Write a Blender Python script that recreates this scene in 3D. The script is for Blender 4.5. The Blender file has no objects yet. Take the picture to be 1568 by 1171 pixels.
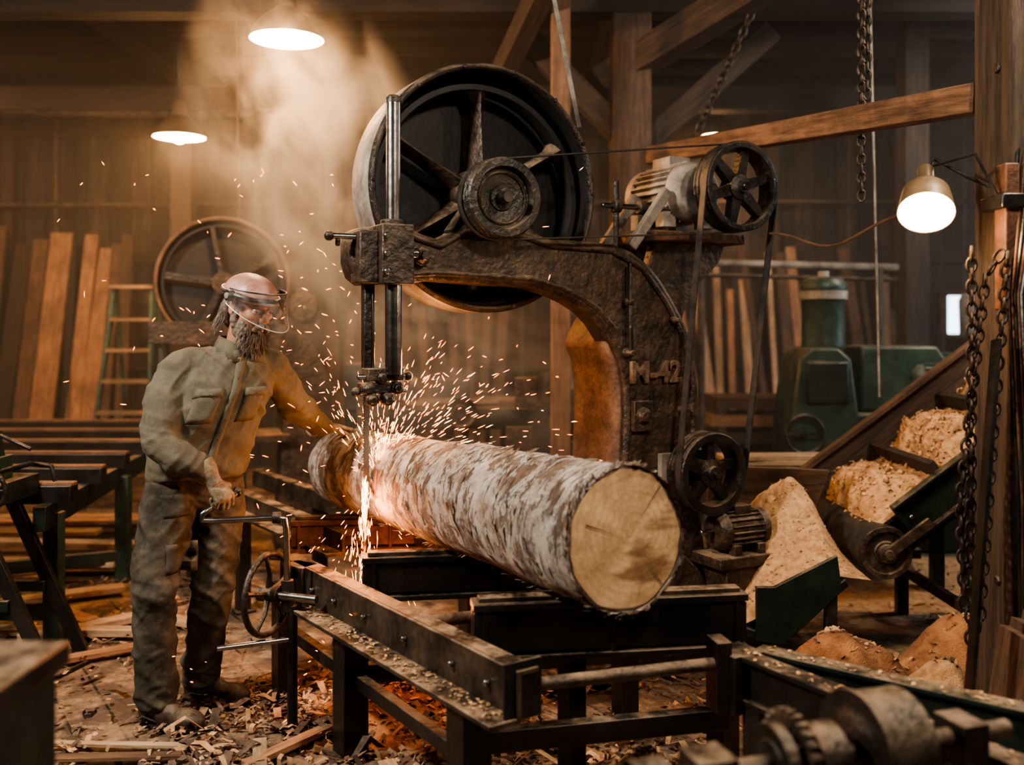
import bpy, bmesh, math, random
from mathutils import Vector, Matrix, noise, Euler
from mathutils.bvhtree import BVHTree
random.seed(7)
R=random.random
def U(a,b): return a+(b-a)*random.random()
V=Vector
scene=bpy.context.scene
COL=scene.collection
try: scene.view_settings.look='AgX - Medium High Contrast'
except Exception as e: print(e)

# ------------------------------------------------------------------ materials
def newmat(name):
    m=bpy.data.materials.new(name); m.use_nodes=True
    nt=m.node_tree; b=nt.nodes['Principled BSDF']; return m,nt,b
def N(nt,t,**k):
    n=nt.nodes.new(t)
    for a,v in k.items(): setattr(n,a,v)
    return n
def ramp(nt,fac,stops):
    r=N(nt,'ShaderNodeValToRGB'); e=r.color_ramp.elements
    while len(e)<len(stops): e.new(0.5)
    for i,(p,c) in enumerate(stops):
        e[i].position=p; e[i].color=(c[0],c[1],c[2],1)
    nt.links.new(fac,r.inputs[0]); return r.outputs[0]
def lcovec(nt,stretch,coord='lco'):
    L=nt.links
    if coord=='lco':
        a=N(nt,'ShaderNodeAttribute'); a.attribute_name='lco'; src=a.outputs['Vector']
    else:
        a=N(nt,'ShaderNodeTexCoord'); src=a.outputs['Object']
    t=N(nt,'ShaderNodeAttribute'); t.attribute_name='tone'
    mp=N(nt,'ShaderNodeMapping'); mp.inputs['Scale'].default_value=stretch
    L.new(src,mp.inputs['Vector'])
    ad=N(nt,'ShaderNodeVectorMath',operation='MULTIPLY_ADD')
    cb=N(nt,'ShaderNodeCombineXYZ')
    for i in range(3): L.new(t.outputs['Fac'],cb.inputs[i])
    L.new(cb.outputs[0],ad.inputs[0]); ad.inputs[1].default_value=(37,19,53)
    L.new(mp.outputs[0],ad.inputs[2])
    return ad.outputs[0],t.outputs['Fac']
DUST=(0.34,0.235,0.145)
def PM(name,c1,c2,scale=4,rough=.6,metal=0.,bump=.2,bscale=30,dust=0.,dustcol=DUST,stretch=(1,1,1),coord='lco',pos=(.35,.65),spec=.5,tonek=1.0,dpow=.45,bdist=.01,grime=0.,gscale=5):
    m,nt,b=newmat(name); L=nt.links
    vec,tone=lcovec(nt,stretch,coord)
    n=N(nt,'ShaderNodeTexNoise'); n.inputs['Scale'].default_value=scale; n.inputs['Detail'].default_value=6; n.inputs['Roughness'].default_value=.65
    L.new(vec,n.inputs['Vector'])
    col=ramp(nt,n.outputs['Fac'],[(pos[0],c1),(pos[1],c2)])
    mul=N(nt,'ShaderNodeMath',operation='MULTIPLY_ADD'); L.new(tone,mul.inputs[0]); mul.inputs[1].default_value=tonek; mul.inputs[2].default_value=1
    vm=N(nt,'ShaderNodeVectorMath',operation='SCALE'); L.new(col,vm.inputs[0]); L.new(mul.outputs[0],vm.inputs['Scale'])
    out=vm.outputs[0]
    if grime>0:
        gn=N(nt,'ShaderNodeTexNoise'); gn.inputs['Scale'].default_value=gscale; gn.inputs['Detail'].default_value=10; gn.inputs['Roughness'].default_value=.75
        tcg=N(nt,'ShaderNodeTexCoord'); L.new(tcg.outputs['Object'],gn.inputs['Vector'])
        gr=N(nt,'ShaderNodeMapRange'); gr.inputs[1].default_value=.44; gr.inputs[2].default_value=.60; gr.inputs[3].default_value=1.0; gr.inputs[4].default_value=1-grime; L.new(gn.outputs[0],gr.inputs[0])
        vg=N(nt,'ShaderNodeVectorMath',operation='SCALE'); L.new(out,vg.inputs[0]); L.new(gr.outputs[0],vg.inputs['Scale']); out=vg.outputs[0]
    bn=N(nt,'ShaderNodeTexNoise'); bn.inputs['Scale'].default_value=bscale; bn.inputs['Detail'].default_value=5
    L.new(vec,bn.inputs['Vector'])
    rsock=None
    if dust>0:
        g=N(nt,'ShaderNodeNewGeometry'); sx=N(nt,'ShaderNodeSeparateXYZ'); L.new(g.outputs['Normal'],sx.inputs[0])
        mr=N(nt,'ShaderNodeMapRange'); mr.inputs[1].default_value=dpow-.5; mr.inputs[2].default_value=1.0; L.new(sx.outputs[2],mr.inputs[0])
        n2=N(nt,'ShaderNodeTexNoise'); n2.inputs['Scale'].default_value=9; n2.inputs['Detail'].default_value=8; n2.inputs['Roughness'].default_value=.75
        tc=N(nt,'ShaderNodeTexCoord'); L.new(tc.outputs['Object'],n2.inputs['Vector'])
        m2=N(nt,'ShaderNodeMapRange'); m2.inputs[1].default_value=.42; m2.inputs[2].default_value=.6; L.new(n2.outputs[0],m2.inputs[0])
        ad=N(nt,'ShaderNodeMath',operation='MULTIPLY_ADD'); L.new(m2.outputs[0],ad.inputs[0]); ad.inputs[1].default_value=.95; ad.inputs[2].default_value=.05
        mm=N(nt,'ShaderNodeMath',operation='MULTIPLY',use_clamp=True); L.new(mr.outputs[0],mm.inputs[0]); L.new(ad.outputs[0],mm.inputs[1])
        m3=N(nt,'ShaderNodeMath',operation='MULTIPLY',use_clamp=True); L.new(mm.outputs[0],m3.inputs[0]); m3.inputs[1].default_value=dust
        mx=N(nt,'ShaderNodeMix',data_type='RGBA'); L.new(m3.outputs[0],mx.inputs[0]); L.new(out,mx.inputs[6]); mx.inputs[7].default_value=(*dustcol,1)
        out=mx.outputs[2]
        rr=N(nt,'ShaderNodeMapRange'); rr.inputs[3].default_value=rough; rr.inputs[4].default_value=.95; L.new(m3.outputs[0],rr.inputs[0]); rsock=rr.outputs[0]
        if metal>0:
            m4=N(nt,'ShaderNodeMapRange'); m4.inputs[3].default_value=metal; m4.inputs[4].default_value=0; L.new(m3.outputs[0],m4.inputs[0]); L.new(m4.outputs[0],b.inputs['Metallic'])
    L.new(out,b.inputs['Base Color'])
    if rsock: L.new(rsock,b.inputs['Roughness'])
    else: b.inputs['Roughness'].default_value=rough
    if not(dust>0 and metal>0): b.inputs['Metallic'].default_value=metal
    b.inputs['Specular IOR Level'].default_value=spec
    if bump>0:
        bp=N(nt,'ShaderNodeBump'); bp.inputs['Strength'].default_value=bump; bp.inputs['Distance'].default_value=bdist
        L.new(bn.outputs[0],bp.inputs['Height']); L.new(bp.outputs[0],b.inputs['Normal'])
    return m
def EM(name,c,s):
    m,nt,b=newmat(name); b.inputs['Base Color'].default_value=(*c,1); b.inputs['Emission Color'].default_value=(*c,1); b.inputs['Emission Strength'].default_value=s
    return m
WG=(1.2,14,14)
m_iron=PM('cast_iron_dark',(.012,.011,.010),(.046,.038,.031),9,.38,.4,.7,45,dust=.6,coord='obj',dpow=.6)
m_iron2=PM('cast_iron_rusty',(.018,.015,.013),(.095,.062,.040),13,.46,.25,.9,38,dust=.75,coord='obj',dpow=.45,grime=.5,gscale=7)
m_black=PM('black_painted_steel',(.009,.009,.009),(.034,.030,.027),5,.34,.4,.25,30,dust=.5,coord='obj',dpow=.8)
m_rail=PM('rail_steel',(.032,.028,.025),(.12,.092,.070),9,.38,.6,.3,40,dust=.9,coord='obj',grime=.4)
m_steel=PM('bright_steel',(.16,.155,.15),(.38,.365,.345),6,.27,1.,.1,40,coord='obj')
m_grey=PM('grey_worn_paint_lit_rim',(.15,.135,.115),(.38,.34,.29),7,.55,.1,.4,30,dust=.6,coord='obj',grime=.5)
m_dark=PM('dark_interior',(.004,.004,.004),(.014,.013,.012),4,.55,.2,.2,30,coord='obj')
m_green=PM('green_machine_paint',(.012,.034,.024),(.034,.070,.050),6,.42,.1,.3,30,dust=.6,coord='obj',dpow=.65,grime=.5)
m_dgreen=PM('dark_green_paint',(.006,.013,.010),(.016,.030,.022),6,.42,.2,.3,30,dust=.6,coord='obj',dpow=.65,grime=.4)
m_rubber=PM('rubber_belt',(.012,.011,.010),(.04,.035,.030),14,.55,0,.2,60,coord='obj')
m_rust=PM('rusty_brown_iron',(.050,.020,.010),(.15,.066,.031),9,.65,.25,.6,40,dust=.5,coord='obj',grime=.5)
m_throat=PM('dusty_iron_glow_tint',(.075,.042,.027),(.22,.130,.082),7,.75,.05,.7,40,dust=.5,coord='obj',grime=.35)  # some dust; the orange-tan paints in the glow on the column throat
m_chain=PM('chain_steel',(.02,.016,.013),(.07,.05,.037),20,.5,.7,.3,60,coord='obj')
m_dwood=PM('old_dark_timber',(.010,.006,.004),(.038,.022,.013),3,.75,0,.6,16,stretch=WG)
m_mwood=PM('brown_timber',(.055,.028,.015),(.17,.092,.050),3,.7,0,.6,16,stretch=WG,grime=.45,gscale=3)
m_post=PM('weathered_post',(.016,.011,.007),(.10,.062,.037),2.4,.75,0,1.0,14,stretch=WG)
m_owood=PM('orange_lumber',(.22,.10,.048),(.46,.25,.13),3,.65,0,.3,16,stretch=WG,grime=.4,gscale=2.5)
m_pwood=PM('pale_lumber',(.32,.20,.115),(.56,.39,.245),3,.65,0,.3,16,stretch=WG,grime=.4,gscale=2.5)
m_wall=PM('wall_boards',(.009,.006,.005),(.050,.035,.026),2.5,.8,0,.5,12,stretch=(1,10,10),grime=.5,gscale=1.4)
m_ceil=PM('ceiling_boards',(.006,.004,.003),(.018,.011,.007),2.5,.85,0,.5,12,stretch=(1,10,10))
m_chip=PM('wood_chip',(.33,.17,.075),(.60,.38,.20),30,.8,0,.2,60)
m_bark=PM('bark_chip',(.055,.034,.022),(.18,.115,.078),30,.85,0,.3,60)
m_saw=PM('sawdust',(.36,.19,.085),(.62,.38,.19),26,.95,0,1.0,120,coord='obj')
m_sawo=PM('sawdust_orange',(.17,.068,.026),(.44,.21,.09),9,.95,0,1.0,120,coord='obj')
m_jacket=PM('jacket_cotton',(.070,.063,.044),(.175,.158,.115),6,.92,0,.4,260,dust=.08,coord='obj',bdist=.004,spec=.2,pos=(.30,.68),grime=.50,gscale=6)
m_trouser=PM('trouser_cotton',(.040,.036,.029),(.125,.110,.085),6,.92,0,.4,260,dust=.14,coord='obj',bdist=.004,spec=.2,pos=(.30,.70),grime=.55,gscale=5)
m_boot=PM('boot_leather',(.018,.012,.008),(.055,.036,.022),10,.55,0,.4,60,dust=.4,coord='obj')
m_glove=PM('work_glove',(.12,.09,.055),(.30,.235,.15),16,.9,0,.5,160,coord='obj',bdist=.003,grime=.55,gscale=18)
m_skin=PM('skin',(.34,.15,.09),(.48,.25,.16),12,.5,0,.25,120,coord='obj',bdist=.003)
m_hair=PM('hair_grey_brown',(.050,.034,.025),(.20,.155,.12),14,.65,0,.5,90,coord='obj',bdist=.004)
m_hat=PM('faded_red_cap',(.24,.10,.075),(.44,.26,.21),7,.42,0,.2,40,dust=.15,coord='obj',grime=.3,gscale=12)
m_blackp=PM('black_plastic',(.010,.010,.010),(.02,.02,.02),7,.4,0,.1,40,coord='obj')
m_eye=PM('eye_white',(.5,.46,.42),(.6,.56,.52),7,.3,0,0,40,coord='obj')
m_enamel=PM('lamp_enamel',(.10,.065,.035),(.20,.135,.075),7,.4,.2,.1,40,coord='obj')
m_bulb=EM('lamp_bulb_glow',(1,.66,.32),170)
m_bulb2=EM('lamp_diffuser_glow',(1,.56,.22),50)
m_bulb3=EM('work_lamp_glow',(1,.60,.27),9)
m_spark=EM('spark_glow',(1,.24,.045),21)
m_spark2=EM('spark_hot',(1,.42,.12),36)
# visor: clear polycarbonate (transparent + fresnel reflection, scratched)
m_visor,nt,b=newmat('visor_polycarbonate')
gl=N(nt,'ShaderNodeBsdfGlossy'); gl.inputs['Roughness'].default_value=.08; gl.inputs['Color'].default_value=(1,1,1,1)
df=N(nt,'ShaderNodeBsdfDiffuse'); df.inputs['Color'].default_value=(.58,.54,.50,1)
tr=N(nt,'ShaderNodeBsdfTransparent'); tr.inputs['Color'].default_value=(.88,.86,.83,1)
lw=N(nt,'ShaderNodeLayerWeight'); lw.inputs['Blend'].default_value=.30
tcv=N(nt,'ShaderNodeTexCoord'); nz_=N(nt,'ShaderNodeTexNoise'); nz_.inputs['Scale'].default_value=28; nz_.inputs['Detail'].default_value=6; nt.links.new(tcv.outputs['Object'],nz_.inputs['Vector'])
mrv=N(nt,'ShaderNodeMapRange'); mrv.inputs[1].default_value=.45; mrv.inputs[2].default_value=.78; mrv.inputs[3].default_value=.04; mrv.inputs[4].default_value=.24; nt.links.new(nz_.outputs[0],mrv.inputs[0])
x1=N(nt,'ShaderNodeMixShader'); nt.links.new(mrv.outputs[0],x1.inputs[0]); nt.links.new(tr.outputs[0],x1.inputs[1]); nt.links.new(df.outputs[0],x1.inputs[2])
x2=N(nt,'ShaderNodeMixShader'); nt.links.new(lw.outputs['Fresnel'],x2.inputs[0]); nt.links.new(x1.outputs[0],x2.inputs[1]); nt.links.new(gl.outputs[0],x2.inputs[2])
nt.links.new(x2.outputs[0],nt.nodes['Material Output'].inputs['Surface'])
def birch():
    m,nt,b=newmat('birch_bark'); L=nt.links
    v1,t=lcovec(nt,(1,1,1))
    def noi(vec,s,d=6,r=.6):
        n=N(nt,'ShaderNodeTexNoise'); n.inputs['Scale'].default_value=s; n.inputs['Detail'].default_value=d; n.inputs['Roughness'].default_value=r; L.new(vec,n.inputs['Vector']); return n.outputs[0]
    base=ramp(nt,noi(v1,10,12,.80),[(.34,(.17,.125,.095)),(.44,(.38,.32,.27)),(.54,(.60,.55,.49)),(.70,(.80,.76,.70))])
    vs,_=lcovec(nt,(24,3.4,3.4))
    streak=ramp(nt,noi(vs,1.7,8,.78),[(.555,(0,0,0)),(.60,(1,1,1))])
    va,_=lcovec(nt,(5.5,3.2,3.2))
    patch=ramp(nt,noi(va,1.6,12,.84),[(.515,(0,0,0)),(.55,(1,1,1))])
    pc=ramp(nt,noi(vs,3.0,6,.7),[(.35,(.085,.052,.034)),(.65,(.29,.185,.125))])
    mx=N(nt,'ShaderNodeMix',data_type='RGBA'); L.new(patch,mx.inputs[0]); L.new(base,mx.inputs[6]); L.new(pc,mx.inputs[7])
    mx2=N(nt,'ShaderNodeMix',data_type='RGBA'); L.new(streak,mx2.inputs[0]); L.new(mx.outputs[2],mx2.inputs[6]); mx2.inputs[7].default_value=(.036,.026,.021,1)
    sc=N(nt,'ShaderNodeMath',operation='MULTIPLY_ADD'); L.new(t,sc.inputs[0]); sc.inputs[1].default_value=1; sc.inputs[2].default_value=1
    vm=N(nt,'ShaderNodeVectorMath',operation='SCALE'); L.new(mx2.outputs[2],vm.inputs[0]); L.new(sc.outputs[0],vm.inputs['Scale'])
    L.new(vm.outputs[0],b.inputs['Base Color']); b.inputs['Roughness'].default_value=.78
    ad=N(nt,'ShaderNodeMath',operation='MULTIPLY_ADD'); L.new(patch,ad.inputs[0]); ad.inputs[1].default_value=-.5; L.new(noi(vs,2.5,8,.8),ad.inputs[2])
    bp=N(nt,'ShaderNodeBump'); bp.inputs['Strength'].default_value=1.0; bp.inputs['Distance'].default_value=.018; L.new(ad.outputs[0],bp.inputs['Height']); L.new(bp.outputs[0],b.inputs['Normal'])
    return m
def endgrain():
    m,nt,b=newmat('log_end_grain'); L=nt.links
    v1,t=lcovec(nt,(0,1,1))
    w=N(nt,'ShaderNodeTexWave',wave_type='RINGS',rings_direction='X'); w.inputs['Scale'].default_value=13; w.inputs['Distortion'].default_value=5; w.inputs['Detail'].default_value=4; w.inputs['Detail Scale'].default_value=2.0
    L.new(v1,w.inputs['Vector'])
    n=N(nt,'ShaderNodeTexNoise'); n.inputs['Scale'].default_value=6; n.inputs['Detail'].default_value=10; n.inputs['Roughness'].default_value=.80; L.new(v1,n.inputs['Vector'])
    c1=ramp(nt,n.outputs[0],[(.30,(.18,.105,.055)),(.43,(.43,.275,.145)),(.6,(.62,.43,.245))])
    c2=ramp(nt,w.outputs['Fac'],[(0,(.90,.87,.83)),(1,(1,1,1))])
    mm=N(nt,'ShaderNodeMix',data_type='RGBA',blend_type='MULTIPLY'); mm.inputs[0].default_value=1; L.new(c1,mm.inputs[6]); L.new(c2,mm.inputs[7])
    n3=N(nt,'ShaderNodeTexNoise'); n3.inputs['Scale'].default_value=11; n3.inputs['Detail'].default_value=4; mp=N(nt,'ShaderNodeMapping'); mp.inputs['Scale'].default_value=(1,.25,1); mp.inputs['Rotation'].default_value=(.5,0,0); L.new(v1,mp.inputs[0]); L.new(mp.outputs[0],n3.inputs['Vector'])
    c3=ramp(nt,n3.outputs[0],[(.56,(1,1,1)),(.66,(.42,.36,.30))])
    m4=N(nt,'ShaderNodeMix',data_type='RGBA',blend_type='MULTIPLY'); m4.inputs[0].default_value=1; L.new(mm.outputs[2],m4.inputs[6]); L.new(c3,m4.inputs[7])
    L.new(m4.outputs[2],b.inputs['Base Color']); b.inputs['Roughness'].default_value=.8
    bp=N(nt,'ShaderNodeBump'); bp.inputs['Strength'].default_value=.6; bp.inputs['Distance'].default_value=.010; L.new(n.outputs[0],bp.inputs['Height']); L.new(bp.outputs[0],b.inputs['Normal'])
    return m
m_birch=birch(); m_end=endgrain()
def floormat():
    m,nt,b=newmat('floor_planks'); L=nt.links
    tc=N(nt,'ShaderNodeTexCoord'); mp=N(nt,'ShaderNodeMapping'); mp.inputs['Rotation'].default_value=(0,0,math.radians(57)); L.new(tc.outputs['Object'],mp.inputs[0])
    br=N(nt,'ShaderNodeTexBrick'); br.inputs['Scale'].default_value=1; br.inputs['Brick Width'].default_value=2.6; br.inputs['Row Height'].default_value=.17; br.inputs['Mortar Size'].default_value=.006
    br.inputs['Color1'].default_value=(.050,.031,.020,1); br.inputs['Color2'].default_value=(.115,.076,.050,1); br.inputs['Mortar'].default_value=(.006,.004,.003,1); L.new(mp.outputs[0],br.inputs['Vector'])
    n=N(nt,'ShaderNodeTexNoise'); n.inputs['Scale'].default_value=2.2; n.inputs['Detail'].default_value=12; n.inputs['Roughness'].default_value=.80; L.new(tc.outputs['Object'],n.inputs['Vector'])
    r=ramp(nt,n.outputs[0],[(.45,(0,0,0)),(.60,(1,1,1))])
    n2=N(nt,'ShaderNodeTexNoise'); n2.inputs['Scale'].default_value=14; n2.inputs['Detail'].default_value=8; L.new(tc.outputs['Object'],n2.inputs['Vector'])
    dc=ramp(nt,n2.outputs[0],[(.35,(.19,.11,.062)),(.65,(.48,.33,.205))])
    mx=N(nt,'ShaderNodeMix',data_type='RGBA'); L.new(r,mx.inputs[0]); L.new(br.outputs[0],mx.inputs[6]); L.new(dc,mx.inputs[7])
    L.new(mx.outputs[2],b.inputs['Base Color']); b.inputs['Roughness'].default_value=.8
    bp=N(nt,'ShaderNodeBump'); bp.inputs['Strength'].default_value=.7; bp.inputs['Distance'].default_value=.02
    L.new(n2.outputs[0],bp.inputs['Height']); L.new(bp.outputs[0],b.inputs['Normal']); return m
m_floor=floormat()

# ------------------------------------------------------------------ mesh builder
def frame(d):
    x=V(d).normalized(); up=V((0,0,1))
    if abs(x.z)>.97: up=V((0,1,0))
    y=up.cross(x).normalized(); z=x.cross(y).normalized(); return x,y,z
class MB:
    def __init__(s,M=None): s.v=[];s.l=[];s.t=[];s.f=[];s.m=[];s.mats=[];s.M=M or Matrix.Identity(4)
    def add(s,vs,fs,mat,lco=None,tone=0):
        if mat not in s.mats: s.mats.append(mat)
        mi=s.mats.index(mat); o=len(s.v)
        for i,p in enumerate(vs):
            s.v.append(s.M@V(p)); s.l.append(tuple(lco[i]) if lco else tuple(p)); s.t.append(tone)
        for f in fs: s.f.append([o+i for i in f]); s.m.append(mi)
    def boxf(s,c,ax,h,mat,tone=None):
        if tone is None: tone=U(-.18,.18)
        vs=[];lc=[]
        k=max(range(3),key=lambda i:h[i]); order=[k,(k+1)%3,(k+2)%3]
        for a in (-1,1):
            for b in (-1,1):
                for d in (-1,1):
                    vs.append(V(c)+ax[0]*h[0]*a+ax[1]*h[1]*b+ax[2]*h[2]*d)
                    q=(h[0]*a,h[1]*b,h[2]*d); lc.append((q[order[0]],q[order[1]],q[order[2]]))
        fs=[(0,1,3,2),(4,6,7,5),(0,4,5,1),(2,3,7,6),(0,2,6,4),(1,5,7,3)]
        s.add(vs,fs,mat,lc,tone)
    def box(s,c,size,mat,rz=0,rx=0,ry=0,tone=None):
        E=Euler((rx,ry,rz)).to_matrix()
        s.boxf(c,[E.col[0].copy(),E.col[1].copy(),E.col[2].copy()],[size[0]/2,size[1]/2,size[2]/2],mat,tone)
    def beam(s,p0,p1,w,h,mat,tone=None):
        p0=V(p0);p1=V(p1); x,y,z=frame(p1-p0)
        s.boxf((p0+p1)/2,[x,y,z],[(p1-p0).length/2,w/2,h/2],mat,tone)
    def tube(s,pts,rs,mat,seg=12,caps=True,closed=False,tone=0):
        pts=[V(p) for p in pts]; n=len(pts)
        if not hasattr(rs,'__len__'): rs=[rs]*n
        vs=[];lc=[];fs=[]; py=None; acc=0
        for i,p in enumerate(pts):
            if closed: d=pts[(i+1)%n]-pts[i-1]
            else: d=pts[min(i+1,n-1)]-pts[max(i-1,0)]
            x,y,z=frame(d)
            if py is not None:
                y=(py-x*py.dot(x)).normalized(); z=x.cross(y)
            py=y
            if i: acc+=(p-pts[i-1]).length
            for k in range(seg):
                a=2*math.pi*k/seg; vs.append(p+(y*math.cos(a)+z*math.sin(a))*rs[i]); lc.append((acc,rs[i]*math.cos(a),rs[i]*math.sin(a)))
        m=n if closed else n-1
        for i in range(m):
            for k in range(seg):
                j=(i+1)%n
                fs.append((i*seg+k,i*seg+(k+1)%seg,j*seg+(k+1)%seg,j*seg+k))
        if caps and not closed:
            fs.append(tuple(range(seg-1,-1,-1))); fs.append(tuple((n-1)*seg+k for k in range(seg)))
        s.add(vs,fs,mat,lc,tone)
    def cyl(s,p0,p1,r,mat,r1=None,seg=20,tone=0): s.tube([p0,p1],[r,r if r1 is None else r1],mat,seg,tone=tone)
    def lathe(s,prof,c,axis,mat,seg=40,closed=False,tone=0):
        x,y,z=frame(axis); c=V(c); vs=[];fs=[];n=len(prof)
        for r,h in prof:
            r=max(r,.0004)
            for k in range(seg):
                a=2*math.pi*k/seg; vs.append(c+x*h+(y*math.cos(a)+z*math.sin(a))*r)
        for i in range(n if closed else n-1):
            j=(i+1)%n
            for k in range(seg): fs.append((i*seg+k,i*seg+(k+1)%seg,j*seg+(k+1)%seg,j*seg+k))
        s.add(vs,fs,mat,None,tone)
    def prism(s,poly,y0,y1,mat,tone=0):
        n=len(poly); vs=[(x,y0,z) for x,z in poly]+[(x,y1,z) for x,z in poly]
        fs=[tuple(range(n)),tuple(range(2*n-1,n-1,-1))]+[(i,n+i,n+(i+1)%n,(i+1)%n) for i in range(n)]
        s.add(vs,fs,mat,None,tone)
    def ell(s,c,r,mat,seg=20,rings=12,ax=None,tone=0):
        if not hasattr(r,'__len__'): r=(r,r,r)
        ax=ax or [V((1,0,0)),V((0,1,0)),V((0,0,1))]; vs=[];fs=[];c=V(c)
        for i in range(rings+1):
            t=math.pi*i/rings
            for k in range(seg):
                a=2*math.pi*k/seg; st=max(math.sin(t),.001)
                vs.append(c+ax[0]*r[0]*st*math.cos(a)+ax[1]*r[1]*st*math.sin(a)+ax[2]*r[2]*math.cos(t))
        for i in range(rings):
            for k in range(seg): fs.append((i*seg+k,(i+1)*seg+k,(i+1)*seg+(k+1)%seg,i*seg+(k+1)%seg))
        s.add(vs,fs,mat,None,tone)
    def torus(s,c,axis,R_,r,mat,seg=32,ms=8,tone=0):
        x,y,z=frame(axis); c=V(c)
        s.tube([c+(y*math.cos(2*math.pi*k/seg)+z*math.sin(2*math.pi*k/seg))*R_ for k in range(seg)],r,mat,ms,closed=True,tone=tone)
    def mesh(s,name):
        me=bpy.data.meshes.new(name); me.from_pydata([tuple(p) for p in s.v],[],s.f)
        for m in s.mats: me.materials.append(m)
        me.polygons.foreach_set('material_index',s.m)
        a=me.attributes.new('lco','FLOAT_VECTOR','POINT'); a.data.foreach_set('vector',[q for p in s.l for q in p])
        t=me.attributes.new('tone','FLOAT','POINT'); t.data.foreach_set('value',s.t)
        bm=bmesh.new(); bm.from_mesh(me); bmesh.ops.recalc_face_normals(bm,faces=bm.faces); bm.to_mesh(me); bm.free()
        me.polygons.foreach_set('use_smooth',[True]*len(me.polygons))
        try: me.set_sharp_from_angle(angle=math.radians(38))
        except Exception: pass
        me.update(); return me
    def obj(s,name,parent=None,bevel=0,local=False):
        ob=bpy.data.objects.new(name,s.mesh(name)); COL.objects.link(ob); attach(ob,parent,local)
        if bevel:
            m=ob.modifiers.new('bevel','BEVEL'); m.width=bevel; m.segments=2; m.limit_method='ANGLE'; m.angle_limit=math.radians(40); m.harden_normals=False
        return ob
def attach(ob,parent,local=False):
    if parent:
        ob.parent=parent
        if not local: ob.matrix_parent_inverse=(Matrix.Translation(parent.location)@parent.rotation_euler.to_matrix().to_4x4()).inverted()
def empty(name,loc,rz=0):
    e=bpy.data.objects.new(name,None); COL.objects.link(e); e.location=loc; e.rotation_euler=(0,0,rz); e.empty_display_size=.2; return e
def remesh(mb,voxel,smooth=4,fac=.6):
    me=mb.mesh('tmp'); ob=bpy.data.objects.new('tmp',me); COL.objects.link(ob)
    m=ob.modifiers.new('r','REMESH'); m.mode='VOXEL'; m.voxel_size=voxel; m.adaptivity=0
    sm=ob.modifiers.new('s','SMOOTH'); sm.iterations=smooth; sm.factor=fac
    dg=bpy.context.evaluated_depsgraph_get(); dg.update()
    r=bpy.data.meshes.new_from_object(ob.evaluated_get(dg)); bpy.data.objects.remove(ob); r.materials.clear(); return r
def meshobj(name,me,mats,parent=None):
    for m in mats: me.materials.append(m)
    me.polygons.foreach_set('use_smooth',[True]*len(me.polygons))
    me.name=name; ob=bpy.data.objects.new(name,me); COL.objects.link(ob); attach(ob,parent); return ob
def light(name,kind,loc,energy,color,parent=None,size=.2,target=None,spot=None):
    l=bpy.data.lights.new(name,kind); l.energy=energy; l.color=color
    if kind=='AREA': l.shape='DISK'; l.size=size
    elif kind in('POINT','SPOT'): l.shadow_soft_size=size
    if spot: l.spot_size=math.radians(spot); l.spot_blend=.6
    o=bpy.data.objects.new(name,l); COL.objects.link(o); o.location=loc
    if target is not None: o.rotation_euler=(V(target)-V(loc)).to_track_quat('-Z','Y').to_euler()
    attach(o,parent); return o

# ------------------------------------------------------------------ camera
cam=bpy.data.cameras.new('camera'); co=bpy.data.objects.new('camera',cam); COL.objects.link(co); scene.camera=co
cam.lens=35; cam.sensor_width=36; co.location=(0,0,1.6); co.rotation_euler=(math.radians(90),0,0); cam.shift_y=-.0565
cam.dof.use_dof=True; cam.dof.focus_distance=4.0; cam.dof.aperture_fstop=1.3

# ------------------------------------------------------------------ room
XL,XR,YB,YF,ZC=-6.2,6.6,11.2,-2.6,4.4
b=MB(); b.box((.2,4.3,-.05),(XR-XL+.4,YB-YF+.4,.1),m_floor,tone=0); b.obj('floor')
b=MB(); b.box((.2,4.3,ZC+.05),(XR-XL+.4,YB-YF+.4,.1),m_ceil,tone=0)
b.obj('ceiling')
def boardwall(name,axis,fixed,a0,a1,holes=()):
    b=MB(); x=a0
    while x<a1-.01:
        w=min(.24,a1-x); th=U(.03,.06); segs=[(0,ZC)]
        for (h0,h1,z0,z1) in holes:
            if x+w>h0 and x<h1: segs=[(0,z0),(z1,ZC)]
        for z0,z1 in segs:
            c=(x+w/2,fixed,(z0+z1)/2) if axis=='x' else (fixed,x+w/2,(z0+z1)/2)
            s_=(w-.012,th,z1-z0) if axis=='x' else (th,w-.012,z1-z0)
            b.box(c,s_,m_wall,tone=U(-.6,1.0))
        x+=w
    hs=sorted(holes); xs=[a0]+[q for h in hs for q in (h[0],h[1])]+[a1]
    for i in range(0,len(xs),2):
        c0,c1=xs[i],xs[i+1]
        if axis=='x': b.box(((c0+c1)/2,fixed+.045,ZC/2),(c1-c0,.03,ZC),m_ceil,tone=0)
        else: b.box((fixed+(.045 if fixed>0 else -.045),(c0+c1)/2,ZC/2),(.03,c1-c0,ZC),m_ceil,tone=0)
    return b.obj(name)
WINB=[(4.84,5.56,1.0,1.96)]
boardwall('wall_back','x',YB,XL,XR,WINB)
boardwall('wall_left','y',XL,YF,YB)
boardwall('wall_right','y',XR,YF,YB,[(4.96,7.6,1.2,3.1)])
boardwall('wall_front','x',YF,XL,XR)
def window(name,c,w,h,axis):
    b=MB(); t=.07
    def bx(dx,dz,sx,sz):
        if axis=='x': b.box((c[0]+dx,c[1],c[2]+dz),(sx,.12,sz),m_mwood)
        else: b.box((c[0],c[1]+dx,c[2]+dz),(.12,sx,sz),m_mwood)
    bx(0,h/2,w+t,t);bx(0,-h/2,w+t,t);bx(-w/2,0,t,h);bx(w/2,0,t,h);bx(0,0,.035,h);bx(0,0,w,.035)
    b.obj(name)
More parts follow.
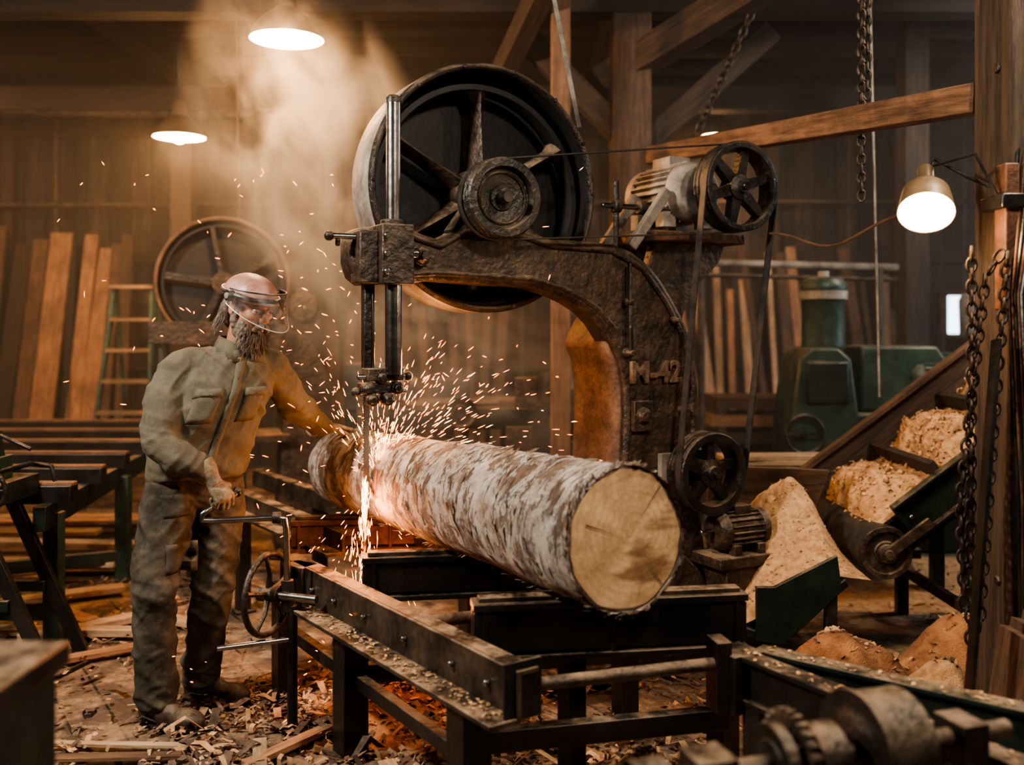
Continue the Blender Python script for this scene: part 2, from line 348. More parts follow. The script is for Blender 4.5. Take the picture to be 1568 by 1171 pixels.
window('window_1',(5.2,YB,1.48),.72,.96,'x'); window('window_2',(XR,6.28,2.15),2.64,1.9,'y')
b=MB()
for z in (1.15,2.35,3.75): b.beam((XL,YB-.1,z),(4.7 if z<2 else XR,YB-.1,z),.07,.12,m_dwood,.5)
for x in (-5.6,-3.3,-2.0,-.4,1.2,2.9,4.3,6.0): b.box((x,YB-.12,ZC/2),(.12,.1,ZC),m_dwood,tone=.6)
b.obj('wall_girts')
b=MB()
y=1.2
while y<YB-.2:
    b.box((.2,y,4.22),(XR-XL,.07,.26),m_dwood,tone=U(-.1,.5)); y+=.62
b.box((-3.1,4.3,4.0),(.22,YB-YF-.2,.26),m_dwood); b.box((.85,4.3,4.0),(.22,YB-YF-.2,.26),m_dwood); b.box((4.4,4.3,4.0),(.22,YB-YF-.2,.26),m_dwood)
b.box((.2,6.75,3.80),(XR-XL,.2,.22),m_dwood,tone=-.3); b.box((.2,9.4,3.72),(XR-XL,.2,.22),m_dwood,tone=0)
b.obj('ceiling_joists')
b=MB()
b.cyl((-6.1,8.6,3.42),(-2.2,8.6,3.42),.03,m_iron2); b.cyl((-6.1,10.9,2.9),(6.0,10.9,2.95),.025,m_iron2); b.cyl((-2.35,8.6,3.42),(-2.35,8.6,4.1),.03,m_iron2)
for x in (-5.0,-2.6,-1.1,.1,2.2,3.7): b.cyl((x,10.92,0),(x,10.92,4.1),.022,m_iron2)
b.cyl((-3.55,10.6,0),(-3.5,10.6,4.1),.05,m_iron2); b.box((-3.85,10.95,1.7),(.35,.16,.5),m_iron2,tone=0); b.box((-.9,10.95,1.9),(.4,.16,.55),m_grey,tone=-.5)
b.obj('wall_conduits')
def post(name,x,y,w,mat,top=4.0,braces=(),tone=None):
    b=MB(); b.box((x,y,top/2),(w,w,top),mat,tone=tone)
    for dx,dz in braces: b.beam((x,y,top-.15-dz),(x+dx,y,top-.1),w*.6,w*.6,m_dwood,.3)
    return b.obj(name,bevel=.008)
post('timber_post',.80,6.75,.26,m_mwood,3.68,((-.75,.7),(.95,.8)),-.4)
post('timber_post.001',.30,6.15,.12,m_owood,4.05,(),-.5)
post('timber_post.002',-3.1,9.4,.2,m_dwood,3.6)
post('timber_post.003',3.3,8.2,.2,m_dwood,4.1,(),.5)
post('timber_post.004',4.4,6.75,.22,m_dwood,3.6,((-1.0,.85),),.5)
b=MB(); b.box((1.845,3.55,2.1),(.27,.27,4.2),m_post,tone=0)
b.box((1.70,3.42,1.9),(.05,.08,.5),m_rust); b.box((1.70,3.44,2.02),(.09,.16,.05),m_black)
for z in (.7,1.3,2.5,3.0): b.cyl((1.712,3.5,z),(1.70,3.5,z),.02,m_iron,seg=6)
b.obj('timber_post.005',bevel=.01)
b=MB(); b.beam((1.74,3.70,2.44),(.93,6.60,2.72),.10,.11,m_mwood,tone=.5); b.obj('wooden_beam',bevel=.006)
b=MB(); b.beam((.5,7.2,3.25),(2.6,4.3,4.0),.16,.2,m_dwood,tone=.9); b.beam((-.2,7.4,3.2),(.6,4.4,4.05),.12,.16,m_dwood,tone=.4); b.obj('roof_brace')
# ------------------------------------------------------------------ birch log
A=V((.35,3.05,.945)); B=V((-.82,4.88,.905))
def log():
    b=MB(); ax=(B-A).normalized(); x,y,z=frame(ax); n=150; seg=110; L=(B-A).length
    def rad(s,a):
        t=s/L; r=.222-.034*t
        q=V((s*2.2,math.cos(a)*1.1,math.sin(a)*1.1))
        r*=1+.06*noise.noise(q)+.024*noise.noise(q*4)+.013*noise.noise(V((s*40,math.cos(a)*2,math.sin(a)*2)))
        r+=.010*math.exp(-((s-.9)/.08)**2)*max(0,math.cos(a-2))
        return r
    vs=[];lc=[];fs=[]
    for i in range(n+1):
        s=L*i/n
        for k in range(seg):
            a=2*math.pi*k/seg; r=rad(s,a); e=0
            if i==0: e=-.012*abs(noise.noise(V((math.cos(a)*6,math.sin(a)*6,3))))
            vs.append(A+x*(s+e)+(y*math.cos(a)+z*math.sin(a))*r); lc.append((s,r*math.cos(a),r*math.sin(a)))
    for i in range(n):
        for k in range(seg): fs.append((i*seg+k,i*seg+(k+1)%seg,(i+1)*seg+(k+1)%seg,(i+1)*seg+k))
    b.add(vs,fs,m_birch,lc)
    for s,mm in ((0,1),(L,-1)):
        vs=[];lc=[];fs=[];fb=[]
        FR=(.0,.2,.4,.6,.8,.955,1.0)
        for j,fr in enumerate(FR):
            for k in range(seg):
                a=2*math.pi*k/seg; ra=rad(s,a); r=ra*max(fr,.002)
                if j==5: r=ra*(.955+.018*noise.noise(V((math.cos(a)*4,math.sin(a)*4,9))))
                e=-.003 if j<6 else .0
                vs.append(A+x*(s+mm*e+.004*noise.noise(V((r*22*math.cos(a),r*22*math.sin(a),s))))+(y*math.cos(a)+z*math.sin(a))*r); lc.append((s,r*math.cos(a)+.03,r*math.sin(a)-.02))
        for j in range(6):
            for k in range(seg): (fb if j==5 else fs).append((j*seg+k,j*seg+(k+1)%seg,(j+1)*seg+(k+1)%seg,(j+1)*seg+k))
        b.add(vs,fs,m_end,lc); b.add(vs,fb,m_bark,lc,-.2)
    for a,l0,l1 in ((.35,.05,.17),(2.3,.08,.20),(4.0,.12,.205)):
        d=y*math.cos(a)+z*math.sin(a); q=x.cross(d); pr=A-x*.0085; pts=[]
        for j in range(7):
            t=j/6; l=l0+(l1-l0)*t; off=.006*noise.noise(V((l*30,a,1))); pts.append((pr+d*l+q*off,.0004+.0022*t))
        vv=[p+q*w for p,w in pts]+[p-q*w for p,w in pts]
        b.add(vv,[(j,j+1,j+8,j+7) for j in range(6)],m_bark,None,-.5)
    for i in range(520):
        s=U(.02,L-.06); a=U(0,2*math.pi); w=U(.006,.030); l=U(.02,.10)
        edge=R()<.30
        if edge: s=U(0,.012); w=U(.008,.024); l=U(.015,.06)
        m=m_birch if R()<.66 else m_bark
        vs=[];lc=[]; dr=U(.004,.022); nn=6
        for j in range(nn+1):
            t=j/nn; aa=a+l/.2*t; lift=dr*t**2; ww=w*(.35+math.sin(math.pi*min(.97,t+.05)))*U(.7,1.2)
            s0=s-ww/2*(1 if not edge else 1.4)+U(-.003,.003)
            for ss in (s0,s0+ww):
                rr=rad(max(0,min(ss,L)),aa)+.001+lift
                vs.append(A+x*ss+(y*math.cos(aa)+z*math.sin(aa))*rr); lc.append((ss,rr*math.cos(aa),rr*math.sin(aa)))
        b.add(vs,[(2*j,2*j+1,2*j+3,2*j+2) for j in range(nn)],m,lc,tone=U(-.03,.03) if m is m_birch else U(-.4,.3))
    for s,a in ((.33,3.5),(.95,3.0),(1.3,3.9),(.6,2.2)):
        r=rad(s,a); c=A+x*s+(y*math.cos(a)+z*math.sin(a))*(r-.004)
        b.ell(c,(.016,.012,.012),m_bark,12,8)
    b.obj('birch_log')
log()

# ------------------------------------------------------------------ bandsaw
YAW=math.radians(27)
def spoked(b,c,r,w,mat,n=6,hub=.28,rimw=.13):
    x,y,z=c
    p=[(r*(1-rimw),-w/2),(r*.97,-w/2),(r,-w/2+.006)]
    g=4
    for i in range(g):
        a=-w/2+w*(i+.25)/g; p+= [(r,a),(r*.955,a+w*.25/g),(r,a+w*.5/g)]
    p+=[(r,w/2),(r*(1-rimw),w/2)]
    b.lathe(p,c,(0,1,0),mat,48,closed=True)
    b.lathe([(.0,-w*.55),(r*hub*.5,-w*.55),(r*hub*.55,-w*.4),(r*hub,-w*.3),(r*hub,w*.45),(0,w*.45)],c,(0,1,0),mat,28)
    for k in range(n):
        a=2*math.pi*k/n+.3; d=V((math.cos(a),0,math.sin(a))); q=V((-math.sin(a),0,math.cos(a)))
        p0=V(c)+d*r*hub*.8; p1=V(c)+d*r*(1-rimw*.6); w0=r*.13;w1=r*.08;t0=w*.22
        vs=[p0+q*w0+V((0,-t0,0)),p0-q*w0+V((0,-t0,0)),p0-q*w0+V((0,t0,0)),p0+q*w0+V((0,t0,0)),p1+q*w1+V((0,-t0,0)),p1-q*w1+V((0,-t0,0)),p1-q*w1+V((0,t0,0)),p1+q*w1+V((0,t0,0))]
        b.add(vs,[(0,1,2,3),(4,7,6,5),(0,4,5,1),(1,5,6,2),(2,6,7,3),(3,7,4,0)],mat)
    b.lathe([(0,-w*.75),(r*.09,-w*.75),(r*.09,-w*.5)],c,(0,1,0),m_steel,16)
def belt(b,c1,r1,c2,r2,y,w,t=.006,mat=None):
    mat=mat or m_rubber; c1=V((c1[0],c1[1]));c2=V((c2[0],c2[1])); d=c2-c1; L=d.length; base=math.atan2(d.y,d.x); g=math.acos((r1-r2)/L)
    pts=[]
    for k in range(17):
        a=base+g+(2*math.pi-2*g)*k/16; pts.append((c1.x+r1*math.cos(a),c1.y+r1*math.sin(a),math.cos(a),math.sin(a)))
    for k in range(17):
        a=base-g+(2*g)*k/16; pts.append((c2.x+r2*math.cos(a),c2.y+r2*math.sin(a),math.cos(a),math.sin(a)))
    n=len(pts); vs=[];fs=[]
    for px,pz,nx,nz in pts:
        for rr,yy in ((0,-w/2),(t,-w/2),(t,w/2),(0,w/2)): vs.append((px+nx*rr,y+yy,pz+nz*rr))
    for i in range(n):
        j=(i+1)%n
        for k in range(4): fs.append((i*4+k,j*4+k,j*4+(k+1)%4,i*4+(k+1)%4))
    b.add(vs,fs,mat)
def motor(b,c,axis,r,L,mat,fins=22):
    x,y,z=frame(axis); c=V(c)
    b.lathe([(0,-L*.5),(r*.75,-L*.5),(r*.95,-L*.42),(r*.98,-L*.34),(r*.86,-L*.33),(r*.86,L*.30),(r*.98,L*.31),(r*.98,L*.42),(r*.7,L*.5),(0,L*.5)],c,axis,mat,32)
    for k in range(fins):
        a=2*math.pi*k/fins; d=y*math.cos(a)+z*math.sin(a); q=x.cross(d)
        b.boxf(c+d*r*.92-x*L*.015,[x,d,q],[L*.31,r*.09,r*.03],mat,0)
    b.boxf(c+z*r*1.0+y*0,[x,y,z],[L*.16,r*.4,r*.22],mat,0)
    for sx in (-.25,.22):
        for sy in (-.75,.75): b.boxf(c+x*L*sx+y*r*sy-z*r*.85,[x,y,z],[L*.07,r*.25,r*.25],mat,0)
    b.cyl(c-x*L*.5,c-x*L*.75,r*.14,m_steel)
def bandsaw():
    E=empty('bandsaw',(-.16,4.48,0),YAW)
    b=MB(); hc=(.03,0,2.21)
    b.lathe([(0,.2),(.50,.2),(.545,.19),(.557,.17),(.557,-.05),(.55,-.062),(.53,-.062),(.524,-.05),(.524,.17),(0,.172)],hc,(0,1,0),m_grey,96)  # dusty grey, lightened to carry the light on the outer rim
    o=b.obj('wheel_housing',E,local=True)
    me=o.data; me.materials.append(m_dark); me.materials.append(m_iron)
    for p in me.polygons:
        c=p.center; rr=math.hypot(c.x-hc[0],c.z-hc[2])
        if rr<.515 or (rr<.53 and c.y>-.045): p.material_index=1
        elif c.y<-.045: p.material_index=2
    b=MB(); b.torus((.03,-.062,2.21),(0,1,0),.54,.009,m_iron2,96,8)
    for k in range(14):
        a=2*math.pi*k/14; b.cyl((.03+.54*math.cos(a),-.062,2.21+.54*math.sin(a)),(.03+.54*math.cos(a),-.078,2.21+.54*math.sin(a)),.009,m_iron,seg=8)
    b.obj('housing_lip',E,local=True)
    b=MB(); wc=V((.02,.06,2.18))
    b.lathe([(.505,-.05),(.505,.05),(.480,.05),(.470,.02),(.470,-.02),(.480,-.05)],wc,(0,1,0),m_dark,96,closed=True)
    for k in range(6):
        a=math.pi/2+k*math.pi/3; d=V((math.cos(a),0,math.sin(a)));q=V((-math.sin(a),0,math.cos(a)))
        pr=[(.08,.046,.055),(.16,.030,.045),(.34,.022,.034),(.43,.028,.034),(.475,.05,.035)]
        vs=[];fs=[]
        for (rr,w,t) in pr:
            for sx,sy in ((0,-1.6),(-1,-.2),(-1,1),(1,1),(1,-.2)): vs.append(wc+d*rr+q*w*sx+V((0,-.012+t*sy,0)))
        for i in range(4):
            for j in range(5): fs.append((i*5+j,i*5+(j+1)%5,(i+1)*5+(j+1)%5,(i+1)*5+j))
        b.add(vs,fs,m_iron2)
    b.lathe([(0,-.10),(.06,-.10),(.075,-.08),(.115,-.06),(.125,-.03),(.125,.06),(0,.06)],wc,(0,1,0),m_iron2,40)
    b.obj('upper_wheel',E,local=True)
    top=[(-.66,1.93),(-.64,1.985),(-.56,2.0),(-.42,2.0),(-.36,1.975),(-.28,1.955),(-.21,1.985),(-.16,2.03),(-.02,2.04),(.12,2.015),(.25,1.975),(.45,1.975),(.58,1.965),(.68,1.935),(.77,1.88),(.84,1.81),(.90,1.73),(.96,1.64),(1.01,1.54),(1.04,1.44),(1.055,1.30),(1.06,1.1),(1.06,.8),(1.10,.5),(1.18,.3),(1.2,0)]
    bot=[(.30,0),(.30,.22),(.52,.40),(.62,.7),(.635,.98),(.645,1.2),(.64,1.32),(.615,1.43),(.57,1.52),(.51,1.60),(.45,1.655),(.37,1.70),(.28,1.735),(.155,1.765),(-.02,1.77),(-.31,1.785),(-.42,1.765),(-.60,1.76),(-.64,1.79),(-.66,1.85)]
    b=MB(); b.prism(top+bot,-.24,-.075,m_iron2)
    b.obj('gooseneck_arm',E,bevel=.018,local=True)
    b=MB()
    col=[(.62,1.62),(.78,1.86),(.84,1.80),(.90,1.72),(.96,1.63),(1.01,1.53),(1.04,1.43),(1.055,1.30),(1.06,1.1),(1.06,.8),(1.10,.5),(1.18,.3),(1.2,0),(.25,0),(.25,.22),(.50,.40),(.60,.7),(.61,.98),(.62,1.2),(.615,1.32),(.595,1.43),(.56,1.51)]
    b.prism(col,-.20,.20,m_throat); b.obj('column',E,bevel=.02,local=True)
    b=MB()
    rib=[(-.60,1.95),(-.42,1.965),(-.28,1.925),(-.16,1.99),(.12,1.98),(.25,1.945),(.56,1.935),(.73,1.86),(.86,1.71),(.96,1.55),(1.015,1.38),(1.025,1.1),(1.025,.8)]
    b.tube([(x,-.24,z) for x,z in rib],.016,m_iron2,8)
    rib2=[(-.60,1.79),(-.3,1.815),(.155,1.80),(.30,1.765),(.40,1.725),(.5,1.665),(.585,1.575)]
    b.tube([(x,-.24,z) for x,z in rib2],.014,m_iron2,8)
    for x,z,r in ((-.37,1.88,.040),(-.44,1.80,.018),(.64,1.70,.022),(.645,1.47,.024),(.72,1.18,.045),(.90,1.62,.018),(.95,1.20,.018)):
        b.lathe([(0,-.06),(r*.6,-.06),(r*.7,-.035),(r,-.03),(r,.02)],(x,-.24,z),(0,1,0),m_iron2,8)
    b.lathe([(0,-.075),(.022,-.075),(.022,0)],(-.37,-.24,1.88),(0,1,0),m_steel,6)
    b.tube([(.64,-.275,1.88),(.64,-.285,1.6),(.645,-.28,1.48)],.011,m_iron,8)
    b.box((.72,-.255,1.18),(.10,.03,.14),m_iron2)
    b.obj('casting_ribs',E,bevel=.004,local=True)
    cu=bpy.data.curves.new('cast_lettering','FONT'); cu.body='M-42'; cu.size=.135; cu.extrude=.012; cu.bevel_depth=.003; cu.offset=.002; cu.align_x='CENTER'
    t=bpy.data.objects.new('cast_lettering',cu); COL.objects.link(t); t.parent=E; t.location=(.80,-.247,1.335); t.rotation_euler=(math.pi/2,0,0); cu.materials.append(m_throat)
    b=MB(); b.cyl((-.50,-.285,1.42),(-.50,-.285,2.50),.029,m_steel,seg=24); b.lathe([(0,0),(.031,0),(.031,.02),(.02,.03),(0,.03)],(-.50,-.285,2.49),(0,0,1),m_iron,24)
    b.cyl((-.50,-.285,1.40),(-.50,-.285,1.78),.034,m_steel,seg=24)
    b.obj('guide_post',E,local=True)
    b=MB(); b.box((-.50,-.27,1.88),(.135,.15,.24),m_iron2); b.box((-.60,-.24,1.87),(.09,.12,.21),m_iron2)
    b.lathe([(.04,-.02),(.052,-.02),(.052,.02),(.04,.02)],(-.5,-.285,2.0),(0,0,1),m_iron,24,closed=True)
    for z in (1.81,1.88,1.95): b.cyl((-.555,-.35,z),(-.555,-.375,z),.015,m_steel,seg=6)
    b.cyl((-.75,-.25,1.95),(-.60,-.25,1.95),.012,m_steel); b.cyl((-.72,-.25,1.94),(-.72,-.25,1.91),.01,m_iron)
    b.ell((-.755,-.25,1.95),.02,m_iron)
    b.cyl((-.43,-.28,1.89),(-.39,-.28,1.89),.022,m_steel,seg=6)
    b.obj('guide_clamp',E,bevel=.008,local=True)
    b=MB(); b.box((-.585,-.20,1.60),(.030,.05,.36),m_iron); b.box((-.563,-.22,1.60),(.012,.012,.36),m_steel)
    b.box((-.53,-.24,1.40),(.15,.09,.05),m_iron2); b.box((-.55,-.22,1.345),(.13,.1,.04),m_iron)
    for x,z in ((-.60,1.345),(-.545,1.39),(-.48,1.345),(-.49,1.40),(-.585,1.30),(-.52,1.30)):
        b.lathe([(0,-.03),(.014,-.03),(.016,-.015),(.027,-.012),(.027,.03),(0,.03)],(x,-.27,z),(0,1,0),m_iron,16)
    b.cyl((-.64,-.25,1.39),(-.43,-.25,1.39),.013,m_steel,seg=10); b.cyl((-.64,-.25,1.33),(-.43,-.25,1.33),.011,m_steel,seg=10)
    b.ell((-.645,-.25,1.33),.02,m_iron); b.ell((-.425,-.25,1.39),.02,m_iron)
    b.obj('blade_guide',E,bevel=.004,local=True)
    b=MB(); n=60; z0,z1=.44,1.80; vs=[];fs=[]
    for i in range(n+1):
        z=z0+(z1-z0)*i/n; vs+= [(-.562,-.105,z),(-.5405,-.105,z),(-.562,-.1035,z),(-.5405,-.1035,z)]
    for i in range(n):
        a=i*4;c=a+4; fs+=[(a,a+1,c+1,c),(a+2,c+2,c+3,a+3),(a,c,c+2,a+2),(a+1,a+3,c+3,c+1)]
    b.add(vs,fs,m_steel)
    for i in range(n*2):
        z=z0+(z1-z0)*i/(n*2)*.99; b.add([(-.562,-.104,z),(-.562,-.104,z+.012),(-.569,-.104,z+.003)],[(0,1,2)],m_steel)
    b.obj('saw_blade',E,local=True)
    b=MB(); b.box((-.55,-.11,.42),(.14,.12,.12),m_iron); b.cyl((-.55,-.11,.36),(-.55,-.11,0),.03,m_iron); b.obj('lower_blade_guide',E,bevel=.006,local=True)
    b=MB(); c=(-.05,-.335,2.125); r=.168; w=.12
    p=[(.0,-w*.2),(r*.30,-w*.2),(r*.33,-w*.15),(r*.45,-w*.18),(r*.72,-w*.22),(r*.78,-w*.5),(r*.96,-w*.5),(r,-w*.44)]
    for i in range(4):
        a=-w*.40+w*.8*i/4; p+=[(r,a),(r*.93,a+w*.1),(r,a+w*.18)]
    p+=[(r,w/2),(r*.3,w/2),(0,w/2)]
    b.lathe(p,c,(0,1,0),m_iron,64)
    b.lathe([(0,-.085),(.022,-.085),(.028,-.06),(.030,-.02),(.052,-.018),(.052,0)],c,(0,1,0),m_steel,24)
    b.lathe([(.10,-.03),(.106,-.034),(.112,-.03),(.112,0),(.10,0)],c,(0,1,0),m_iron2,48)
    b.cyl((-.05,-.30,2.125),(-.02,.0,2.15),.045,m_iron2)
    b.obj('drive_pulley',E,local=True)
    b=MB(); b.prism([(-.22,1.99),(-.14,2.10),(-.10,2.20),(.02,2.22),(.10,2.12),(.20,1.98)],-.22,-.10,m_iron2); b.obj('bearing_pedestal',E,bevel=.02,local=True)
    mc=(1.205,-.335,2.25); lc=(1.035,-.335,.91)
    b=MB(); spoked(b,mc,.212,.11,m_iron,6); b.obj('motor_pulley',E,bevel=.002,local=True)
    b=MB(); spoked(b,lc,.19,.11,m_iron,5,hub=.34,rimw=.2); b.cyl((1.035,-.32,.91),(1.0,-.1,.91),.04,m_steel)
    b.lathe([(0,-.0),(.10,0),(.13,.03),(.13,.12),(0,.12)],(1.02,-.27,.91),(0,1,0),m_grey,32)
    b.box((.92,-.22,.93),(.2,.1,.14),m_grey)
    b.obj('lower_pulley',E,bevel=.002,local=True)
    b=MB(); belt(b,(c[0],c[2]),.166,(mc[0],mc[2]),.208,-.31,.03); belt(b,(mc[0],mc[2]),.210,(lc[0],lc[2]),.188,-.365,.040)
    b.obj('drive_belts',E,local=True)
    b=MB(); motor(b,(1.10,.04,2.245),(0,1,0),.155,.46,m_grey,26); b.obj('drive_motor',E,bevel=.003,local=True)
    b=MB()
    b.prism([(.80,2.04),(1.33,2.04),(1.33,1.99),(.80,1.99)],-.25,.24,m_rust)
    b.prism([(.86,1.99),(1.28,1.99),(1.24,1.90),(1.10,1.78),(1.03,1.66),(1.0,1.55),(.80,1.80)],-.16,-.10,m_iron2)
    b.prism([(.86,1.99),(1.28,1.99),(1.24,1.90),(1.10,1.78),(1.03,1.66),(1.0,1.55),(.80,1.80)],.12,.16,m_iron2)
    b.beam((.72,-.16,1.96),(.93,-.16,2.24),.04,.05,m_grey); b.beam((.72,.1,1.96),(.93,.1,2.24),.04,.05,m_grey)
    b.cyl((.60,-.1,2.16),(.98,-.1,2.16),.013,m_steel); b.cyl((.66,-.1,2.16),(.70,-.1,2.16),.035,m_iron); b.cyl((.80,-.1,2.16),(.84,-.1,2.16),.035,m_iron)
    b.cyl((.68,-.1,2.28),(.68,-.1,1.95),.014,m_iron)
    b.obj('motor_bracket',E,bevel=.006,local=True)
    b=MB(); motor(b,(1.22,-.33,.63),(1,0,0),.095,.30,m_iron2,20); b.box((1.2,-.33,.50),(.36,.24,.05),m_iron2); b.box((1.2,-.33,.24),(.26,.2,.48),m_iron2)
    b.obj('feed_motor',E,bevel=.003,local=True)
    b=MB(); b.box((.75,0,.05),(1.15,.7,.10),m_iron); b.prism([(.3,.08),(1.18,.08),(1.14,.34),(.95,.52),(.6,.42)],-.28,.25,m_iron2)
    for x in (.25,.75,1.25):
        for y in (-.31,.31): b.cyl((x,y,.1),(x,y,.125),.02,m_steel,seg=6)
    b.obj('base_casting',E,bevel=.015,local=True)
bandsaw()

# ------------------------------------------------------------------ log carriage frame
def flake(b,p,l,w,mat,flat=.6):
    a=U(0,6.28); t=U(-flat,flat); t2=U(-flat,flat); M=Euler((t,t2,a)).to_matrix(); k=U(-.25,.35)*l
    vs=[V(p)+M@V(q) for q in ((-l/2,-w/2,0),(0,-w/2*U(.7,1.2),k),(l/2,-w/2*U(.3,1),0),(l/2,w/2*U(.3,1),0),(0,w/2,k),(-l/2,w/2,0))]
    b.add(vs,[(0,1,4,5),(1,2,3,4)],mat,None,U(-.6,.3))
def curl(b,p,r,w,mat):
    M=Euler((U(0,6.28),U(0,6.28),U(0,6.28))).to_matrix(); n=7; t0=U(0,3); vs=[]
    for j in range(n):
        a=t0+j*U(.45,.75); rr=r*(1+.12*j)
        for ww in (-w/2,w/2): vs.append(V(p)+M@V((rr*math.cos(a),rr*math.sin(a),ww+.15*w*j/n)))
    b.add(vs,[(2*j,2*j+1,2*j+3,2*j+2) for j in range(n-1)],mat,None,U(-.45,.25))
def carriage():
    b=MB(); D=V((.575,-.818,0)).normalized(); Q=V((.818,.575,0))
    Z=V((0,0,1))
    def chan(p0,L,z,h,mat,flange=.07,side=-1):
        p0=V(p0); c=p0+D*L/2
        b.boxf(c+Z*(z-h/2-p0.z),[D,Q,Z],[L/2,.009,h/2],mat,0)
        b.boxf(c+Q*flange/2+Z*(z-.008),[D,Q,Z],[L/2,flange/2,.008],mat,0)
        b.boxf(c+Q*side*flange*.7+Z*(z-h+.008),[D,Q,Z],[L/2,flange*.75,.008],mat,0)
    chan((-.98,4.24,0),1.74,.62,.15,m_rail)
    def bed(p0,p1,top,h,w,mat):
        p0=V(p0);p1=V(p1); x,y,z=frame(p1-p0); L=(p1-p0).length; c=(p0+p1)/2
        b.boxf(c+Z*(top-.012),[x,y,Z],[L/2,w/2,.012],mat,0); b.boxf(c+Z*(top-h+.01),[x,y,Z],[L/2,w/2,.01],mat,0)
        b.boxf(c+Z*(top-h/2),[x,y,Z],[L/2,.012,h/2-.012],mat,0)
        b.boxf(c+Z*(top-h/2)-y*0,[x,y,Z],[L/2-.002,w*.38,h/2-.03],mat,0)
        for t in (.04,.5,.96):
            b.boxf(p0.lerp(p1,t)+Z*(top-h/2),[x,y,Z],[.008,w/2-.004,h/2-.012],mat,0)
        b.boxf(c+Z*(top+.008),[x,y,Z],[L/2-.02,w*.25,.008],m_rail,0)
    bed((-.13,3.22,0),(.78,3.36,0),.705,.19,.10,m_black)
    bed((-.58,3.86,0),(.50,4.02,0),.705,.17,.10,m_black)
    bed((-1.02,4.60,0),(-.12,4.72,0),.70,.15,.10,m_rust)
    chan((-2.1,6.35,0),2.35,.675,.10,m_rail,.06)
    chan((-1.65,6.35,0),2.3,.675,.10,m_rail,.06,1)
    for (x,y,h,s) in ((-.98,4.26,.50,.075),(-.60,3.70,.48,.10),(-.13,3.0,.47,.10),(.72,3.40,.52,.08),(.46,4.05,.54,.08),(-.2,4.7,.55,.08),(-1.5,5.55,.6,.07),(-2.0,6.25,.6,.07),(-1.1,5.7,.6,.07),(.20,3.33,.52,.07)):
        b.box((x,y,h/2),(s,s,h),m_black,rz=math.radians(35),tone=0); b.box((x,y,.008),(s*1.6,s*1.6,.016),m_black,rz=math.radians(35),tone=0)
    b.beam((-.55,3.72,.30),(.62,4.0,.30),.05,.07,m_black,0); b.beam((-.93,4.25,.28),(-.13,3.02,.28),.04,.05,m_black,0)
    b.beam((-.13,3.1,.30),(.72,3.35,.28),.05,.07,m_black,0)
    b.cyl((-.03,2.93,.53),(.64,3.06,.56),.02,m_iron2); b.cyl((-.38,3.5,.55),(.3,3.62,.58),.022,m_rust); b.cyl((-.6,4.0,.56),(.1,4.1,.56),.018,m_rust)
    b.box((.64,3.08,.52),(.05,.09,.22),m_black,rz=.2,tone=0); b.box((.03,2.84,.56),(.13,.012,.17),m_black,rz=.6,tone=0)
    for t in (.15,.35,.55,.8,1.1,1.4,1.6):
        p=V((-.98,4.24,.55))+D*t; b.cyl(p-Q*.01,p-Q*.028,.011,m_steel,seg=6)
        p=V((-.98,4.24,.478))+D*(t+.07)-Q*.06; b.cyl(p,p+Z*.014,.012,m_rail,seg=6)
    b.box((-.87,4.08,.56),(.12,.09,.12),m_rail,rz=-.6); b.cyl((-.86,3.98,.50),(-.80,3.92,.50),.03,m_steel)
    for k in range(240):
        t=U(.05,1.7); p=V((-.98,4.24,.490))+D*t-Q*U(.02,.09); flake(b,p,U(.008,.022),U(.005,.012),m_chip,.3)
    b.obj('log_carriage',bevel=.003)
    E=empty('hand_crank',(-.93,3.9,.55))
    b=MB(); c=V((-.955,3.90,.545)); ax=V((.93,-.36,0)).normalized(); b.torus(c,ax,.155,.013,m_iron,40,10); b.torus(c,ax,.155,.009,m_iron2,40,8)
    x,y,z=frame(ax)
    for k in range(5):
        a=k*2*math.pi/5+.4; p=c+(y*math.cos(a)+z*math.sin(a))*.15; m=c+(y*math.cos(a)+z*math.sin(a))*.08+ax*.012; b.tube([c,m,p],[.014,.010,.009],m_iron,8)
    b.cyl(c-ax*.04,c+ax*.05,.03,m_iron2); b.cyl(c,c+ax*.22,.016,m_steel)
    b.tube([c+(y*math.cos(1)+z*math.sin(1))*.15,c+(y*math.cos(1)+z*math.sin(1))*.15-ax*.09],[.012,.016],m_mwood,10)
    b.obj('handwheel',E)
    return E
E_crank=carriage()
HX=V((.62,-.10,-.78)).normalized(); HZ=V((.55,-.60,.58)); HZ=(HZ-HX*HZ.dot(HX)).normalized()
GD=HZ.cross(HX).normalized(); GC=V((-1.125,3.86,.915))
b=MB(); g0=GC-GD*.075; g1=GC+GD*.080
b.tube([g1,g0,g0+V((-.014,-.012,-.012)),g0+V((-.014,-.012,-.035)),V((-1.155,3.80,.853)),V((-1.10,3.82,.850)),V((-.91,3.87,.850)),V((-.885,3.875,.845)),V((-.88,3.88,.80)),V((-.88,3.90,.545))],[.012,.012,.012,.012,.012,.012,.012,.012,.012,.014],m_steel,12)
b.tube([g0+GD*.02,g1],[.015,.016],m_black,12); b.ell(g1,.02,m_black)
b.cyl((-.93,3.87,.85),(-.90,3.873,.85),.022,m_iron); b.cyl((-.88,3.90,.60),(-.88,3.90,.48),.024,m_iron)
b.cyl((-1.12,3.78,.37),(-.86,3.9,.37),.011,m_steel); b.cyl((-.86,3.9,.5),(-.86,3.9,.0),.02,m_black)
b.obj('crank_lever',E_crank)

